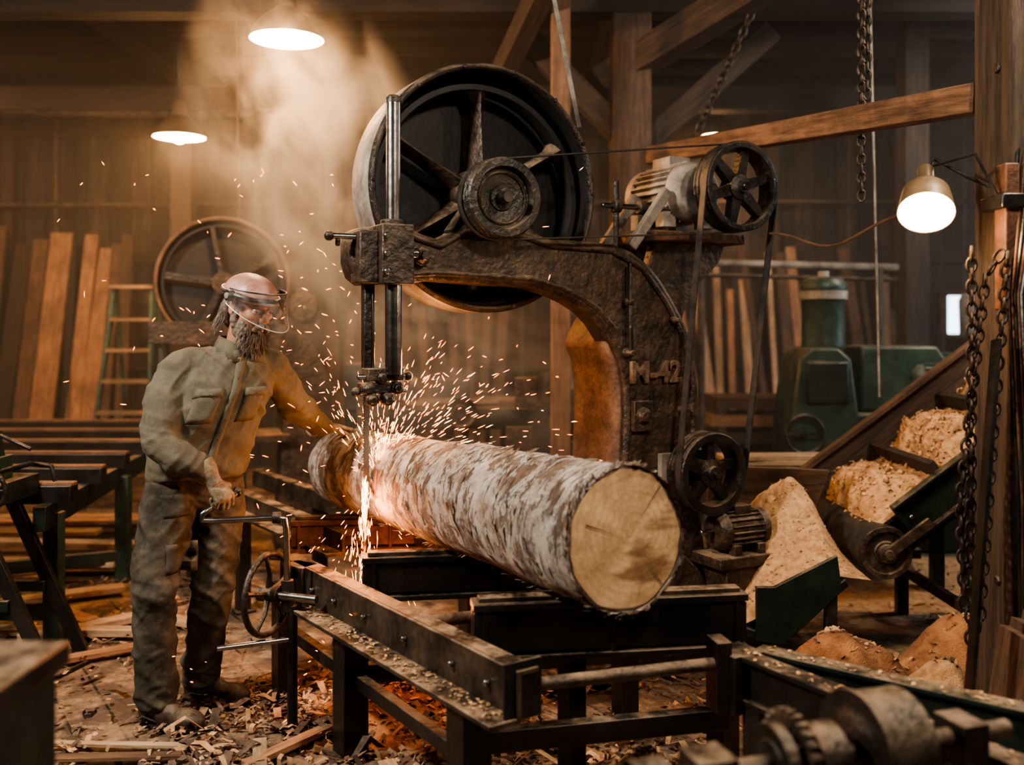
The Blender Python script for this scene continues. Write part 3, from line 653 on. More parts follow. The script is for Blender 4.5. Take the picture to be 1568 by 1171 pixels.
# ------------------------------------------------------------------ worker
def worker():
    P=V((-1.30,4.08,0)); E=empty('sawmill_worker',P)
    sL=V((.81,.58,0)).normalized(); fv=V((.58,-.81,0)).normalized(); Z=V((0,0,1))
    wr=GC-HX*.088+HZ*.030
    b=MB(); m=m_jacket
    secs=[(.86,-1.30,4.09,.10,.08),(.90,-1.305,4.09,.150,.110),(.96,-1.305,4.085,.160,.118),(.975,-1.30,4.08,.160,.118),(.985,-1.295,4.08,.190,.150),(1.03,-1.29,4.075,.200,.162),(1.06,-1.286,4.07,.200,.160),(1.2,-1.240,4.055,.208,.166),(1.33,-1.185,4.05,.208,.152),(1.41,-1.155,4.05,.184,.122),(1.465,-1.135,4.050,.138,.096),(1.50,-1.12,4.050,.085,.076),(1.53,-1.110,4.048,.068,.07)]
    vs=[];fs=[];sg=28
    for z,x,y,a,c in secs:
        for k in range(sg):
            t=2*math.pi*k/sg; ct,st=math.cos(t),math.sin(t)
            ct=math.copysign(abs(ct)**.85,ct); st=math.copysign(abs(st)**.85,st)
            vs.append(V((x,y,z))+sL*a*ct+fv*c*st)
    n=len(secs)
    for i in range(n-1):
        for k in range(sg): fs.append((i*sg+k,i*sg+(k+1)%sg,(i+1)*sg+(k+1)%sg,(i+1)*sg+k))
    fs.append(tuple(range(sg))); fs.append(tuple((n-1)*sg+k for k in range(sg)))
    b.add(vs,fs,m)
    def limb(pts,rs):
        for i in range(len(pts)-1): b.tube([pts[i],V(pts[i]).lerp(V(pts[i+1]),.5),pts[i+1]],[rs[i],(rs[i]+rs[i+1])/2,rs[i+1]],m,20)
        for p,r in list(zip(pts,rs))[:-1]: b.ell(p,r,m,16,10)
    limb([(-1.375,4.03,.93),(-1.40,3.97,.74),(-1.415,3.93,.53),(-1.425,3.965,.30),(-1.425,3.985,.12),(-1.42,3.98,.07)],[.108,.102,.086,.078,.080,.073])
    limb([(-1.225,4.15,.93),(-1.225,4.13,.74),(-1.235,4.11,.53),(-1.285,4.19,.30),(-1.325,4.24,.12),(-1.32,4.235,.07)],[.108,.102,.086,.078,.080,.073])
    shR=(-1.325,3.955,1.415); shL=(-1.025,4.165,1.425)
    elR=(-1.365,3.83,1.15); wrR=tuple(wr-HX*.045)
    elL=(-.955,4.37,1.25); wrL=(-.868,4.60,1.125)
    mid=V(elR).lerp(V(wrR),.55)+V((0,-.01,-.012))
    limb([(-1.22,4.03,1.42),shR,(-1.36,3.88,1.28),elR,tuple(mid),wrR],[.085,.080,.074,.068,.062,.049])
    limb([(-1.12,4.10,1.43),shL,(-.985,4.27,1.335),elL,(-.91,4.49,1.185),wrL],[.085,.078,.072,.065,.058,.048])
    me=remesh(b,.0085,4,.5)
    nrm=[v.normal.copy() for v in me.vertices]
    JR=[(V(elR),1),(V(elL),1),(V((-1.415,3.93,.53)),1.1),(V((-1.235,4.11,.53)),1.1),(V((-1.425,3.985,.15)),1.3),(V((-1.325,4.24,.15)),1.3),(V((-1.30,4.0,.90)),.9)]
    def ridge(q): return 1-min(1,abs(noise.noise(q))*3.2)
    def folds(p):
        s=(p.x*.8+p.y*.58)
        d=.009*noise.noise(V((p.x*6,p.y*6,p.z*8)))
        q=V((s*4.5,(p.x-p.y)*3,p.z*9+s*7)); d+=.0105*ridge(q)-.004
        q=V((s*9+4,(p.x-p.y)*6,p.z*15-s*10)); d+=.0060*ridge(q)
        d+=.0012*noise.noise(p*60)
        for j,k in JR:
            r=(p-j).length
            if r<.15: d+=.009*k*(1-r/.15)*(ridge(V((s*5,2,p.z*24+s*9)))-.4)
        return d
    for i,v in enumerate(me.vertices): v.co=v.co+nrm[i]*folds(v.co)
    me.update()
    ob=meshobj('clothed_body',me,[m_jacket,m_trouser],E)
    sm=ob.modifiers.new('sub','SUBSURF'); sm.levels=1; sm.render_levels=1
    for p in me.polygons:
        c=p.center
        if c.z<.982+.006*noise.noise(c*6): p.material_index=1
    bvh=BVHTree.FromPolygons([v.co.copy() for v in me.vertices],[tuple(p.vertices) for p in me.polygons])
    def cen(z):
        for i in range(n-1):
            if secs[i][0]<=z<=secs[i+1][0]:
                t=(z-secs[i][0])/(secs[i+1][0]-secs[i][0]); return V((secs[i][1],secs[i][2],z)).lerp(V((secs[i+1][1],secs[i+1][2],z)),t)
        return V((secs[-1][1],secs[-1][2],z))
    b=MB()
    def patch(s0,s1,z0,z1,off,mat,nx=6,nz=6,sk=0):
        g=[]
        for i in range(nx+1):
            for j in range(nz+1):
                s=s0+(s1-s0)*i/nx; z=z0+(z1-z0)*j/nz+sk*(s-s0)
                o=cen(max(.87,min(1.5,z))); o=V((o.x,o.y,z))+sL*s+fv*.5
                h=bvh.ray_cast(o,-fv)[0]
                if h is None: h=o-fv*.38
                e=0 if (i in(0,nx) or j in(0,nz)) else 1
                g.append(h+fv*(off*(e*.7+.3)))
        b.add(g,[(i*(nz+1)+j,(i+1)*(nz+1)+j,(i+1)*(nz+1)+j+1,i*(nz+1)+j+1) for i in range(nx) for j in range(nz)],mat)
    for s in (-1,1):
        a0,a1=(.045,.135) if s>0 else (-.145,-.05)
        patch(a0,a1,1.215,1.335,.008,m_jacket); patch(a0-.004,a1+.004,1.312,1.352,.014,m_jacket,6,3)
        patch((a0+a1)/2-.006,(a0+a1)/2+.006,1.320,1.332,.020,m_blackp,2,2)
    patch(-.018,.018,1.00,1.47,.010,m_jacket,3,24)
    for z in (1.06,1.14,1.22,1.30,1.38): patch(-.005,.005,z,z+.01,.016,m_blackp,2,2)
    patch(-.165,-.06,.84,.93,.005,m_trouser); patch(-.16,-.03,.62,.74,.006,m_trouser,5,6)
    nk=V((-1.110,4.048,1.50))
    for s in (-1,1):
        p=[nk+sL*.012*s+fv*.088+Z*-.045,nk+sL*.075*s+fv*.075+Z*-.055,nk+sL*.098*s+fv*.02+Z*-.015,nk+sL*.09*s-fv*.05+Z*.0,nk-fv*.085+Z*.0]
        q=[nk+sL*.022*s+fv*.075+Z*.012,nk+sL*.055*s+fv*.055+Z*.035,nk+sL*.073*s+fv*.01+Z*.05,nk+sL*.06*s-fv*.05+Z*.055,nk-fv*.075+Z*.055]
        b.add(p+q,[(i,i+1,i+6,i+5) for i in range(4)],m_jacket)
    o=b.obj('pockets_and_collar',E); sd=o.modifiers.new('s','SOLIDIFY'); sd.thickness=.005; sd.offset=1
    def boot(heel,toe,name):
        heel=V(heel);toe=V(toe); d=(toe-heel).normalized(); L=(toe-heel).length; q=Z.cross(d)
        b=MB(); ax=[d,q,Z]
        b.ell(heel+d*.055+Z*.055,(.058,.045,.055),m_boot,ax=ax); b.tube([heel+d*.075+Z*.05,heel+d*.072+Z*.15],[.052,.054],m_boot,20)
        b.ell(heel+d*.13+Z*.055,(.085,.044,.05),m_boot,ax=ax); b.ell(heel+d*(L-.085)+Z*.045,(.085,.052,.043),m_boot,ax=ax)
        b.tube([heel+d*.045+Z*.014,heel+d*(L-.06)+Z*.014],.014,m_boot,8)
        for t,w in ((.045,.043),(.10,.040),(.15,.042),(.20,.052),(L-.055,.052)):
            b.ell(heel+d*t+Z*.018,(.055,w,.018),m_boot,ax=ax)
        me=remesh(b,.006,3,.5)
        for v in me.vertices:
            if v.co.z<.006: v.co.z=.002
        meshobj(name,me,[m_boot],E)
        b=MB()
        for i in range(5):
            t=.115+i*.022; z=.105-i*.006*1.6; b.tube([heel+d*t+q*.028+Z*(z-.006),heel+d*t+Z*(z+.006),heel+d*t-q*.028+Z*(z-.006)],.0035,m_blackp,6)
        pts=[heel+d*(.15+.125*math.cos(a)*(L/.29))+q*(.052*math.sin(a)*(1 if math.cos(a)>0 else .86))+Z*.012 for a in [k*math.pi/16 for k in range(32)]]
        b.tube(pts,.011,m_blackp,6,closed=True)
        b.obj(name+'_laces_and_sole',E)
    boot((-1.495,4.01,0),(-1.205,3.89,0),'boot_right'); boot((-1.40,4.265,0),(-1.10,4.18,0),'boot_left')
    def glove(name,wr,X,Zb,thumb,curl,spread=.05,tcurl=.5):
        X=V(X).normalized(); Zb=V(Zb); Zb=(Zb-X*Zb.dot(X)).normalized(); Y=Zb.cross(X); wr=V(wr)
        def W(x,y,z): return wr+X*x+Y*y+Zb*z
        b=MB(); ax=[X,Y,Zb]
        b.ell(W(.052,0,0),(.052,.043,.019),m_glove,ax=ax); b.ell(W(.078,0,0),(.026,.045,.017),m_glove,ax=ax); b.ell(W(.03,.022*thumb,-.006),(.034,.02,.02),m_glove,ax=ax)
        b.tube([W(-.072,0,0),W(-.03,0,0),W(0,0,0),W(.03,0,0)],[.054,.047,.035,.032],m_glove,18)
        L=[(.044,.027,.022),(.049,.031,.024),(.045,.029,.023),(.035,.023,.020)]
        for i in range(4):
            y=(.0345-.0230*i)*thumb; sp=(1.5-i)*spread*thumb; p=W(.092-(.006 if i==3 else 0)-(.003 if i==0 else 0),y,0); ang=0; r=.0106 if i<3 else .0094
            pts=[W(.06,y*.8,0),p]
            for j in range(3):
                ang+=curl[j]*(1+.1*(i-1)); d=(X*math.cos(ang)-Zb*math.sin(ang))+Y*sp*math.cos(ang); d.normalize(); p=p+d*L[i][j]; pts.append(p)
            for j in range(4):
                b.tube([pts[j],pts[j+1]],[r*(1.06-.05*j),r*(1.02-.05*j)],m_glove,12); b.ell(pts[j+1],r*(1.05-.05*j),m_glove,12,8)
        p=W(.025,.026*thumb,-.008); d1=(X*.62+Y*.75*thumb-Zb*.25).normalized(); p1=p+d1*.040
        d2=(X*(.85-tcurl*.3)+Y*(.45-tcurl*.5)*thumb-Zb*(.2+tcurl*.7)).normalized(); p2=p1+d2*.034
        d3=(X*(.8-tcurl*.5)+Y*(.15-tcurl*.9)*thumb-Zb*(.2+tcurl*.5)).normalized(); p3=p2+d3*.026
        for a,c,r in ((p,p1,.0145),(p1,p2,.0125),(p2,p3,.0112)): b.tube([a,c],[r,r*.93],m_glove,12); b.ell(c,r*.95,m_glove,12,8)
        me=remesh(b,.0030,2,.4)
        for v in me.vertices: v.co+=v.normal*(.0010*noise.noise(v.co*60)+.0016*noise.noise(v.co*28))
        meshobj(name,me,[m_glove],E)
    glove('glove_right',wr,HX,HZ,1,(1.05,1.25,.9),.0,1.0)
    glove('glove_left',(-.868,4.605,1.130),(.60,.78,-.16),(0,.05,1),-1,(.10,.22,.18),.09,.15)
    # ---- head
    HC=V((-1.060,4.018,1.668)); yaw=math.atan2(-.60,.80); pit=math.radians(17)
    HM=Matrix.Translation(HC)@Matrix.Rotation(yaw,4,'Z')@Matrix.Rotation(pit,4,'Y')
    b=MB(HM); m=m_skin
    b.ell((-.012,0,.035),(.098,.077,.088),m); b.ell((.022,0,-.02),(.070,.064,.085),m); b.ell((.04,0,-.08),(.042,.042,.034),m); b.ell((.0,0,-.06),(.06,.058,.04),m)
    b.ell((.082,0,.028),(.014,.045,.012),m); b.tube([(.086,0,.018),(.103,0,-.008),(.117,0,-.028)],[.009,.012,.015],m,12); b.ell((.103,.013,-.029),(.012,.009,.008),m); b.ell((.103,-.013,-.029),(.012,.009,.008),m)
    for s in (-1,1):
        b.ell((.066,.040*s,-.014),(.023,.022,.018),m); b.ell((-.008,.079*s,-.004),(.018,.007,.030),m); b.ell((-.004,.082*s,.018),(.014,.007,.012),m)
    b.ell((.090,0,-.060),(.012,.024,.006),m); b.ell((.088,0,-.071),(.011,.020,.007),m); b.ell((.078,0,-.098),(.018,.02,.016),m)
    me=remesh(b,.004,2,.45)
    HI=HM.inverted(); fx=HM.to_3x3()@V((1,0,0))
    for v in me.vertices:
        l=HI@v.co
        for s in (-1,1):
            q=(l-V((.092,.032*s,.010))).length
            if q<.022: v.co-=fx*.009*(1-q/.022)
    meshobj('head',me,[m_skin],E)
    b=MB(); b.tube([V((-1.12,4.055,1.44)),V((-1.105,4.048,1.52)),HC+V((-.02,.005,-.05))],[.066,.058,.056],m_skin,20); me=remesh(b,.007,3); meshobj('neck',me,[m_skin],E)
    b=MB(HM)
    for s in (-1,1):
        b.ell((.080,.032*s,.009),.012,m_eye,16,10); b.ell((.090,.033*s,.007),(.004,.006,.006),m_blackp,12,8)
        b.tube([(.090,.018*s,.010),(.0935,.032*s,.017),(.088,.046*s,.010)],[.002,.0035,.002],m_skin,8)
        b.tube([(.096,.014*s,.026),(.097,.032*s,.034),(.086,.052*s,.028)],[.004,.006,.003],m_hair,8)
    b.obj('eyes_and_brows',E)
    b=MB(HM)
    b.ell((.050,0,-.108),(.050,.048,.046),m_hair); b.ell((.060,0,-.135),(.034,.036,.040),m_hair)
    for s in (-1,1):
        b.ell((.03,.052*s,-.078),(.045,.018,.042),m_hair); b.ell((.005,.068*s,-.04),(.02,.012,.04),m_hair)
        b.tube([(.106,.004*s,-.046),(.100,.022*s,-.053),(.086,.038*s,-.075)],[.009,.010,.008],m_hair,10)
    me=remesh(b,.004,2,.4)
    for v in me.vertices: v.co+=v.normal*(.005*noise.noise(v.co*75)+.002)
    meshobj('beard',me,[m_hair],E)
    b=MB(HM); b.ell((-.045,0,.0),(.066,.080,.085),m_hair); b.ell((-.065,0,-.06),(.038,.062,.05),m_hair)
    me=remesh(b,.005,2)
    for v in me.vertices: v.co+=v.normal*(.005*noise.noise(v.co*45)+.002)
    meshobj('hair',me,[m_hair],E)
    b=MB(HM)
    def strand(p,d,L,r=.0010):
        d=V(d).normalized(); pts=[V(p)]
        for j in range(3):
            d=(d+V((U(-.3,.3),U(-.3,.3),-.25+U(-.2,.2)))).normalized(); pts.append(pts[-1]+d*L/3)
        b.tube(pts,[r,r,r*.8,r*.2],m_hair,3,caps=False,tone=U(-.5,.9))
    for i in range(1100):
        a=U(-1.9,1.9); zz=U(-.155,-.04)
        x=.050+.054*math.cos(a); y=.058*math.sin(a)
        if abs(a)<.8 and zz>-.078: continue
        if zz<-.12: x=.060+.036*math.cos(a); y=.04*math.sin(a)
        strand((x,y,zz),(math.cos(a)*.6,math.sin(a)*.5,-.8),U(.018,.040))
    for i in range(110):
        s=random.choice((-1,1)); strand((.109,.004*s,-.048+U(-.004,.004)),(.25,s*1.0,-.8),U(.02,.035))
    for i in range(700):
        a=U(1.35,2*math.pi-1.35); zz=U(-.09,.02)
        strand((-.045+.068*math.cos(a)-.02*(zz<-.05),.078*math.sin(a),zz),(math.cos(a)*.25,math.sin(a)*.25,-.9),U(.03,.055))
    b.obj('hair_strands',E)
    b=MB(HM); vs=[];fs=[];sg=40;rg=12
    for i in range(rg+1):
        t=(math.pi/2)*i/rg
        for k in range(sg):
            a=2*math.pi*k/sg; vs.append((-.008+.122*math.cos(a)*math.cos(t),.100*math.sin(a)*math.cos(t),.046+.092*math.sin(t)**.95+.003*math.cos(a*6)*math.cos(t)*math.sin(2*t)))
    for i in range(rg):
        for k in range(sg): fs.append((i*sg+k,i*sg+(k+1)%sg,(i+1)*sg+(k+1)%sg,(i+1)*sg+k))
    b.add(vs,fs,m_hat)
    o=b.obj('cap',E); sd=o.modifiers.new('s','SOLIDIFY'); sd.thickness=.004
    b=MB(HM); n_=17; pts=[];pt2=[]
    for k in range(n_):
        a=-1.1+2.2*k/(n_-1); pts.append((-.008+.119*math.cos(a),.098*math.sin(a),.055)); pt2.append((-.008+(.119+.035*math.cos(a*1.35))*math.cos(a),.098*math.sin(a)*1.02,.050-.010*abs(math.sin(a))))
    b.add(pts+pt2,[(i,i+1,n_+i+1,n_+i) for i in range(n_-1)],m_hat); o=b.obj('cap_peak',E); sd=o.modifiers.new('s','SOLIDIFY'); sd.thickness=.005
    b=MB(HM)
    band=[(-.008+.127*math.cos(2*math.pi*k/40),.105*math.sin(2*math.pi*k/40),.058) for k in range(40)]
    b.tube(band,.008,m_blackp,6,closed=True)
    for s in (-1,1): b.cyl((.005,.098*s,.050),(.005,.122*s,.050),.022,m_blackp); b.cyl((.005,.12*s,.05),(.005,.128*s,.05),.012,m_grey)
    b.obj('visor_headband',E)
    b=MB(HM); g=[];nx=28;nz=8
    for j in range(nz+1):
        t=j/nz
        for i in range(nx+1):
            a=-1.5+3.0*i/nx; ca=max(0,math.cos(a)); rr=1+.50*t*ca
            g.append((.004+.140*math.cos(a)*rr,.123*math.sin(a)*(1+.06*t),.082+.012*ca-t*(.055+.078*ca)))
    b.add(g,[(j*(nx+1)+i,j*(nx+1)+i+1,(j+1)*(nx+1)+i+1,(j+1)*(nx+1)+i) for j in range(nz) for i in range(nx)],m_visor)
    b.obj('face_shield',E)
    b=MB(HM); b.tube([g[i] for i in range(nx+1)],.004,m_blackp,6); b.tube([g[nz*(nx+1)+i] for i in range(nx+1)],.0016,m_eye,6); b.obj('visor_rim',E)
worker()

# ------------------------------------------------------------------ lamps
def pendant(loc,r,energy,ceil=4.1,name='pendant_lamp'):
    E=empty(name,loc); b=MB(); x,y,z=loc
    b.lathe([(r,0),(r*1.02,.008),(r*.98,.02),(r*.86,.075),(r*.62,.13),(r*.38,.165),(r*.30,.18),(r*.28,.26),(r*.20,.30),(0,.30)],loc,(0,0,1),m_enamel,40)
    b.lathe([(r*.985,.002),(r*.95,.02),(r*.83,.07),(r*.59,.122),(r*.35,.155),(0,.16)],loc,(0,0,1),m_bulb2,40)
    b.cyl((x,y,z+.29),(x,y,ceil),.010,m_iron)
    b.obj('shade',E)
    b=MB(); b.ell((x,y,z+.015),(.06,.06,.065),m_bulb); b.obj('bulb',E)
    light('lamp_light','POINT',(x,y,z-.07),energy,(1,.50,.20),E,.12)
pendant((-1.29,5.7,3.23),.21,165)
pendant((-2.74,8.2,3.14),.21,140)
pendant((2.1,10.3,3.55),.13,16)
def addedlamp(loc,target,energy,color,size=.5):  # unseen hooded lamps, added out of view for key and fill light
    E=empty('added_lamp',loc); b=MB(); d=(V(target)-V(loc)).normalized()
    b.lathe([(size*.56,.03),(size*.5,-.08),(size*.2,-.18),(0,-.19)],loc,d,m_enamel,32); b.cyl(V(loc)-d*.17,(loc[0],loc[1],4.1),.012,m_iron); b.obj('reflector',E)
    light('lamp_light','AREA',V(loc)+d*.035,energy,color,E,size,target)
addedlamp((-2.7,2.2,3.4),(-.7,4.2,1.1),225,(1,.88,.75),.45)
addedlamp((1.5,1.0,3.7),(.3,3.8,.8),100,(1,.85,.70),.45)
addedlamp((-4.6,6.4,3.6),(-2.6,6.6,.2),26,(1,.70,.45),.4)
addedlamp((4.3,6.1,3.6),(2.6,7.2,.6),72,(1,.90,.78),.4)
addedlamp((-5.7,8.8,3.6),(-4.6,10.8,1.2),34,(1,.52,.24),.4)
addedlamp((2.3,3.2,3.9),(1.9,4.6,.2),100,(1,.82,.62),.4)
E=empty('work_lamp',(1.5,3.5,2.05)); b=MB()
lc_=V((1.455,3.50,2.06)); d=V((-.25,-.62,-.74)).normalized()
b.lathe([(.094,.10),(.088,.05),(.080,.0),(.055,-.035),(.03,-.05),(.028,-.13),(0,-.13)],lc_,d,m_enamel,32)
b.lathe([(.092,.098),(.085,.05),(.076,.004),(.05,-.03),(0,-.04)],lc_,d,m_bulb3,32)
b.lathe([(0,.07),(.05,.068),(.086,.055)],lc_,d,m_bulb3,32)
b.tube([lc_-d*.12,V((1.54,3.62,2.20)),V((1.60,3.50,2.12)),V((1.70,3.45,2.06))],.007,m_black,8)
b.tube([V((1.51,3.58,2.17)),V((1.60,3.44,2.19)),V((1.68,3.40,2.0)),V((1.695,3.39,1.7)),V((1.70,3.39,1.2))],.006,m_black,8)
b.obj('reflector',E); b=MB(); b.ell(lc_+d*.085,.028,m_bulb); b.obj('bulb',E)
light('lamp_light','POINT',lc_+d*.17,18,(1,.62,.32),E,.05)
b=MB(); pts=[]
for i in range(17):
    t=i/16; p=V((1.22,4.7,2.03)).lerp(V((1.40,3.56,1.99)),t); p.z-=.07*math.sin(math.pi*t)-.015*math.sin(9*t); pts.append(p)
b.tube(pts,.006,m_mwood,8); b.obj('power_cable')

# ------------------------------------------------------------------ chains
def chain(pts,ll=.05,r=.0055,name='hanging_chain'):
    b=MB(); pts=[V(p) for p in pts]; path=[]
    for a,c in zip(pts,pts[1:]):
        L=(c-a).length; n=max(1,int(L/(ll*.74)))
        for k in range(n): path.append((a.lerp(c,k/n),(c-a).normalized()))
    for i,(p,d) in enumerate(path):
        x,y,z=frame(d); q=y if i%2 else z; q=(q*math.cos(.3)+x.cross(q)*math.sin(.3))
        ring=[]
        for k in range(12):
            a=2*math.pi*k/12; ring.append(p+x*(ll*.5)*math.cos(a)*(1.0)+q*(ll*.30)*math.sin(a))
        b.tube(ring,r,m_chain,6,closed=True)
    b.obj(name)
chain([(1.56,3.38,1.84),(1.555,3.38,.50)]); chain([(1.66,3.34,1.82),(1.62,3.36,1.2),(1.575,3.36,.55)],name='hanging_chain.001')
chain([(1.64,3.35,1.83),(1.60,3.37,1.75),(1.53,3.40,1.0),(1.54,3.39,.62)],name='hanging_chain.002')
chain([(1.58,4.5,4.1),(1.58,4.5,2.14)],.055,name='hanging_chain.003'); chain([(1.62,4.52,4.1),(1.605,4.5,2.6)],.055,name='hanging_chain.004')
chain([(1.09,6.0,2.70),(1.50,6.0,3.6),(1.62,6.0,4.1)],.07,.008,name='hanging_chain.005')
b=MB(); b.beam((.02,4.8,4.1),(.325,4.8,2.55),.02,.006,m_grey); b.obj('hanging_strap')
b=MB(); b.cyl((2.0,5.6,4.1),(2.03,5.5,1.2),.006,m_grey); b.obj('hanging_rope')
b=MB(); b.cyl((-2.0,7.2,4.1),(-1.97,7.2,2.3),.008,m_mwood); b.obj('hanging_rope.001')

# ------------------------------------------------------------------ conveyor + chute
def conveyor():
    E=empty('chip_conveyor',(2.2,5,0)); b=MB()
    P0=V((1.70,4.72,.60)); D=V((.80,.0,.60)).normalized(); Y=V((0,1,0)); Nn=V((-.6,0,.8)); L=2.1; W=.80
    def Q(s,y,n): return P0+D*s+Y*y+Nn*n
    ax=[D,Y,Nn]
    b.boxf(Q(L/2,W/2,0),ax,[L/2,W/2,.008],m_rubber,0); b.boxf(Q(L/2,W/2,-.17),ax,[L/2,W/2,.006],m_rubber,0)
    b.obj('belt',E)
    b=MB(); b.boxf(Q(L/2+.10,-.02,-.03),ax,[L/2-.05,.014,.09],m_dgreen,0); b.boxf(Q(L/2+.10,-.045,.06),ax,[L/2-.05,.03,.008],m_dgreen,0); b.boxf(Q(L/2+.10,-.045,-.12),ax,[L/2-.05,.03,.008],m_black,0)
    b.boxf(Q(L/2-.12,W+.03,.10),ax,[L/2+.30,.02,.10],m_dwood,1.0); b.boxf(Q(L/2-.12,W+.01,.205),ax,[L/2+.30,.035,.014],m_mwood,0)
    for s in (.5,1.2,1.9):
        for y in (-.02,W):
            p=Q(s,y,-.1); b.box((p.x,p.y,p.z/2),(.06,.06,p.z),m_black,tone=0)
        a=Q(s,0,-.1);c=Q(s,W,-.1); b.beam((a.x,a.y,.25),(c.x,c.y,.25),.04,.05,m_rust,0)
    a=Q(.5,-.02,-.1);c=Q(1.9,-.02,-.1); b.beam((a.x,a.y,.22),(c.x,c.y,.22),.04,.05,m_rust,0)
    for s in (.2,.5,.8,1.1,1.4): b.cyl(Q(s,-.036,-.03),Q(s,-.05,-.03),.013,m_steel,seg=6)
    b.obj('frame',E,bevel=.004)
    b=MB(); c=Q(0,0,-.085); b.cyl(c-Y*.05,c+Y*(W+.0),.125,m_rubber,seg=40); b.cyl(c-Y*.10,c-Y*.05,.028,m_steel)
    b.lathe([(.0,-.012),(.05,-.012),(.055,-.004),(.095,-.004),(.10,-.02),(.122,-.02),(.122,.0),(.0,.0)],c-Y*.05,(0,1,0),m_iron2,40)
    b.boxf(c-Y*.085+D*.12,ax,[.13,.012,.022],m_iron2,0); b.lathe([(0,-.03),(.02,-.03),(.024,-.012),(.042,-.008),(.042,.02),(0,.02)],c-Y*.085,(0,1,0),m_iron2,20); b.obj('tail_drum',E)
    b=MB(); nx,ny=110,44; vs=[];fs=[]
    def HH(s,y):
        ph=(s%.46)/.46; edge=min(1,min(y,W-y)/.12)*min(1,(s+.02)/.10)
        return .010+edge*(.110*math.sin(math.pi*min(1,ph*1.15))*(1 if ph<.87 else .1))+edge*(.035*noise.noise(V((s*9,y*9,1)))+.018*noise.noise(V((s*30,y*30,5)))+.014*noise.noise(V((s*60,y*60,5))))
    for i in range(nx+1):
        for j in range(ny+1):
            s=L*.97*i/nx; y=W*j/ny; vs.append(Q(s,y,max(.009,HH(s,y))))
    for i in range(nx):
        for j in range(ny): fs.append((i*(ny+1)+j,(i+1)*(ny+1)+j,(i+1)*(ny+1)+j+1,i*(ny+1)+j+1))
    b.add(vs,fs,m_saw)
    for s in (.44,.90,1.36,1.82): b.boxf(Q(s,W/2,.055),ax,[.014,W/2,.05],m_dwood,0)
    for k in range(900):
        s=U(.02,L*.95); y=U(.03,W-.03); flake(b,Q(s,y,HH(s,y)+.006),U(.008,.026),U(.005,.014),m_chip)
    for k in range(620):
        s=U(.02,L*.95); y=U(.05,W-.05); curl(b,Q(s,y,HH(s,y)+.008),U(.006,.014),U(.008,.018),m_chip)
    b.obj('chip_load',E)
conveyor()
E=empty('discharge_chute',(1.3,4.7,0)); b=MB()
b.prism([(1.08,.20),(1.20,.18),(1.46,.42),(1.44,.58),(1.16,.44),(1.08,.44)],4.40,4.425,m_dgreen)
b.prism([(1.02,.26),(1.16,.20),(1.52,.46),(1.66,.84),(1.2,.86),(1.02,.86)],5.20,5.225,m_mwood,.3)
b.prism([(1.02,.22),(1.16,.18),(1.50,.44),(1.48,.47),(1.16,.22),(1.02,.26)],4.42,5.20,m_dgreen)
for x,y in ((1.12,4.44),(1.42,4.44),(1.12,5.17),(1.42,5.17)): b.box((x,y,.11+(.10 if x>1.2 else 0)),(.05,.05,.22+(.20 if x>1.2 else 0)),m_black,tone=0)
b.obj('trough',E,bevel=.004)
b=MB(); vs=[];fs=[];nx,ny=70,70
def CH(x,y):
    base=.25+(x-1.0)*.50
    ed=max(0,min(1,(y-4.43)/.22))*max(0,min(1,(1.62-x)/.20))
    h=.36*math.exp(-((x-1.36)/.24)**2-((y-4.98)/.32)**2)+.12*math.exp(-((x-1.15)/.2)**2-((y-4.9)/.3)**2)
    return base+(h+.03*noise.noise(V((x*8,y*8,0)))+.016*noise.noise(V((x*22,y*22,0)))+.008*noise.noise(V((x*50,y*50,0))))*ed*(2-ed) - .10*max(0,(x-1.46)/.16)
for i in range(nx+1):
    for j in range(ny+1):
        x=1.0+.60*i/nx; y=4.43+.77*j/ny; vs.append((x,y,CH(x,y)))
for i in range(nx):
    for j in range(ny): fs.append((i*(ny+1)+j,(i+1)*(ny+1)+j,(i+1)*(ny+1)+j+1,i*(ny+1)+j+1))
b.add(vs,fs,m_saw)
for k in range(260):
    x=U(1.05,1.56);y=U(4.48,5.15); flake(b,(x,y,CH(x,y)+.004),U(.006,.02),U(.004,.011),m_chip)
b.obj('sawdust_load',E)

# ------------------------------------------------------------------ sawdust piles + chips
def pile(name,cx,cy,rx,ry,h,mat,seedz=0,chips=150,cm=m_chip):
    b=MB(); n=64; vs=[];fs=[]
    def H(x,y):
        d=math.hypot((x-cx)/rx,(y-cy)/ry)
        return max(0,h*(math.exp(-2.6*d*d)-.07)*(1+.35*noise.noise(V((x*5,y*5,seedz))))+.022*noise.noise(V((x*14,y*14,seedz)))*max(0,1-d)+.010*noise.noise(V((x*40,y*40,seedz)))*max(0,1-d))
    for i in range(n+1):
        for j in range(n+1):
            x=cx+rx*1.15*(2*i/n-1); y=cy+ry*1.15*(2*j/n-1); vs.append((x,y,.001+H(x,y)))
    for i in range(n):
        for j in range(n):
            q=[i*(n+1)+j,(i+1)*(n+1)+j,(i+1)*(n+1)+j+1,i*(n+1)+j+1]
            if max(vs[k][2] for k in q)>.0015: fs.append(tuple(q))
    b.add(vs,fs,mat)
    for k in range(chips):
        a=U(0,6.28); r=abs(random.gauss(0,.55)); x=cx+rx*r*math.cos(a); y=cy+ry*r*math.sin(a); flake(b,(x,y,H(x,y)+.006),U(.015,.05),U(.008,.022),cm if R()<.8 else m_bark)
    b.obj(name)
pile('sawdust_pile',1.38,4.10,.48,.36,.40,m_sawo,seedz=1,chips=70)
pile('sawdust_pile.001',2.02,4.35,.55,.40,.36,m_sawo,seedz=2,chips=70)
pile('sawdust_pile.002',1.70,3.92,.45,.32,.28,m_saw,seedz=3,chips=80)
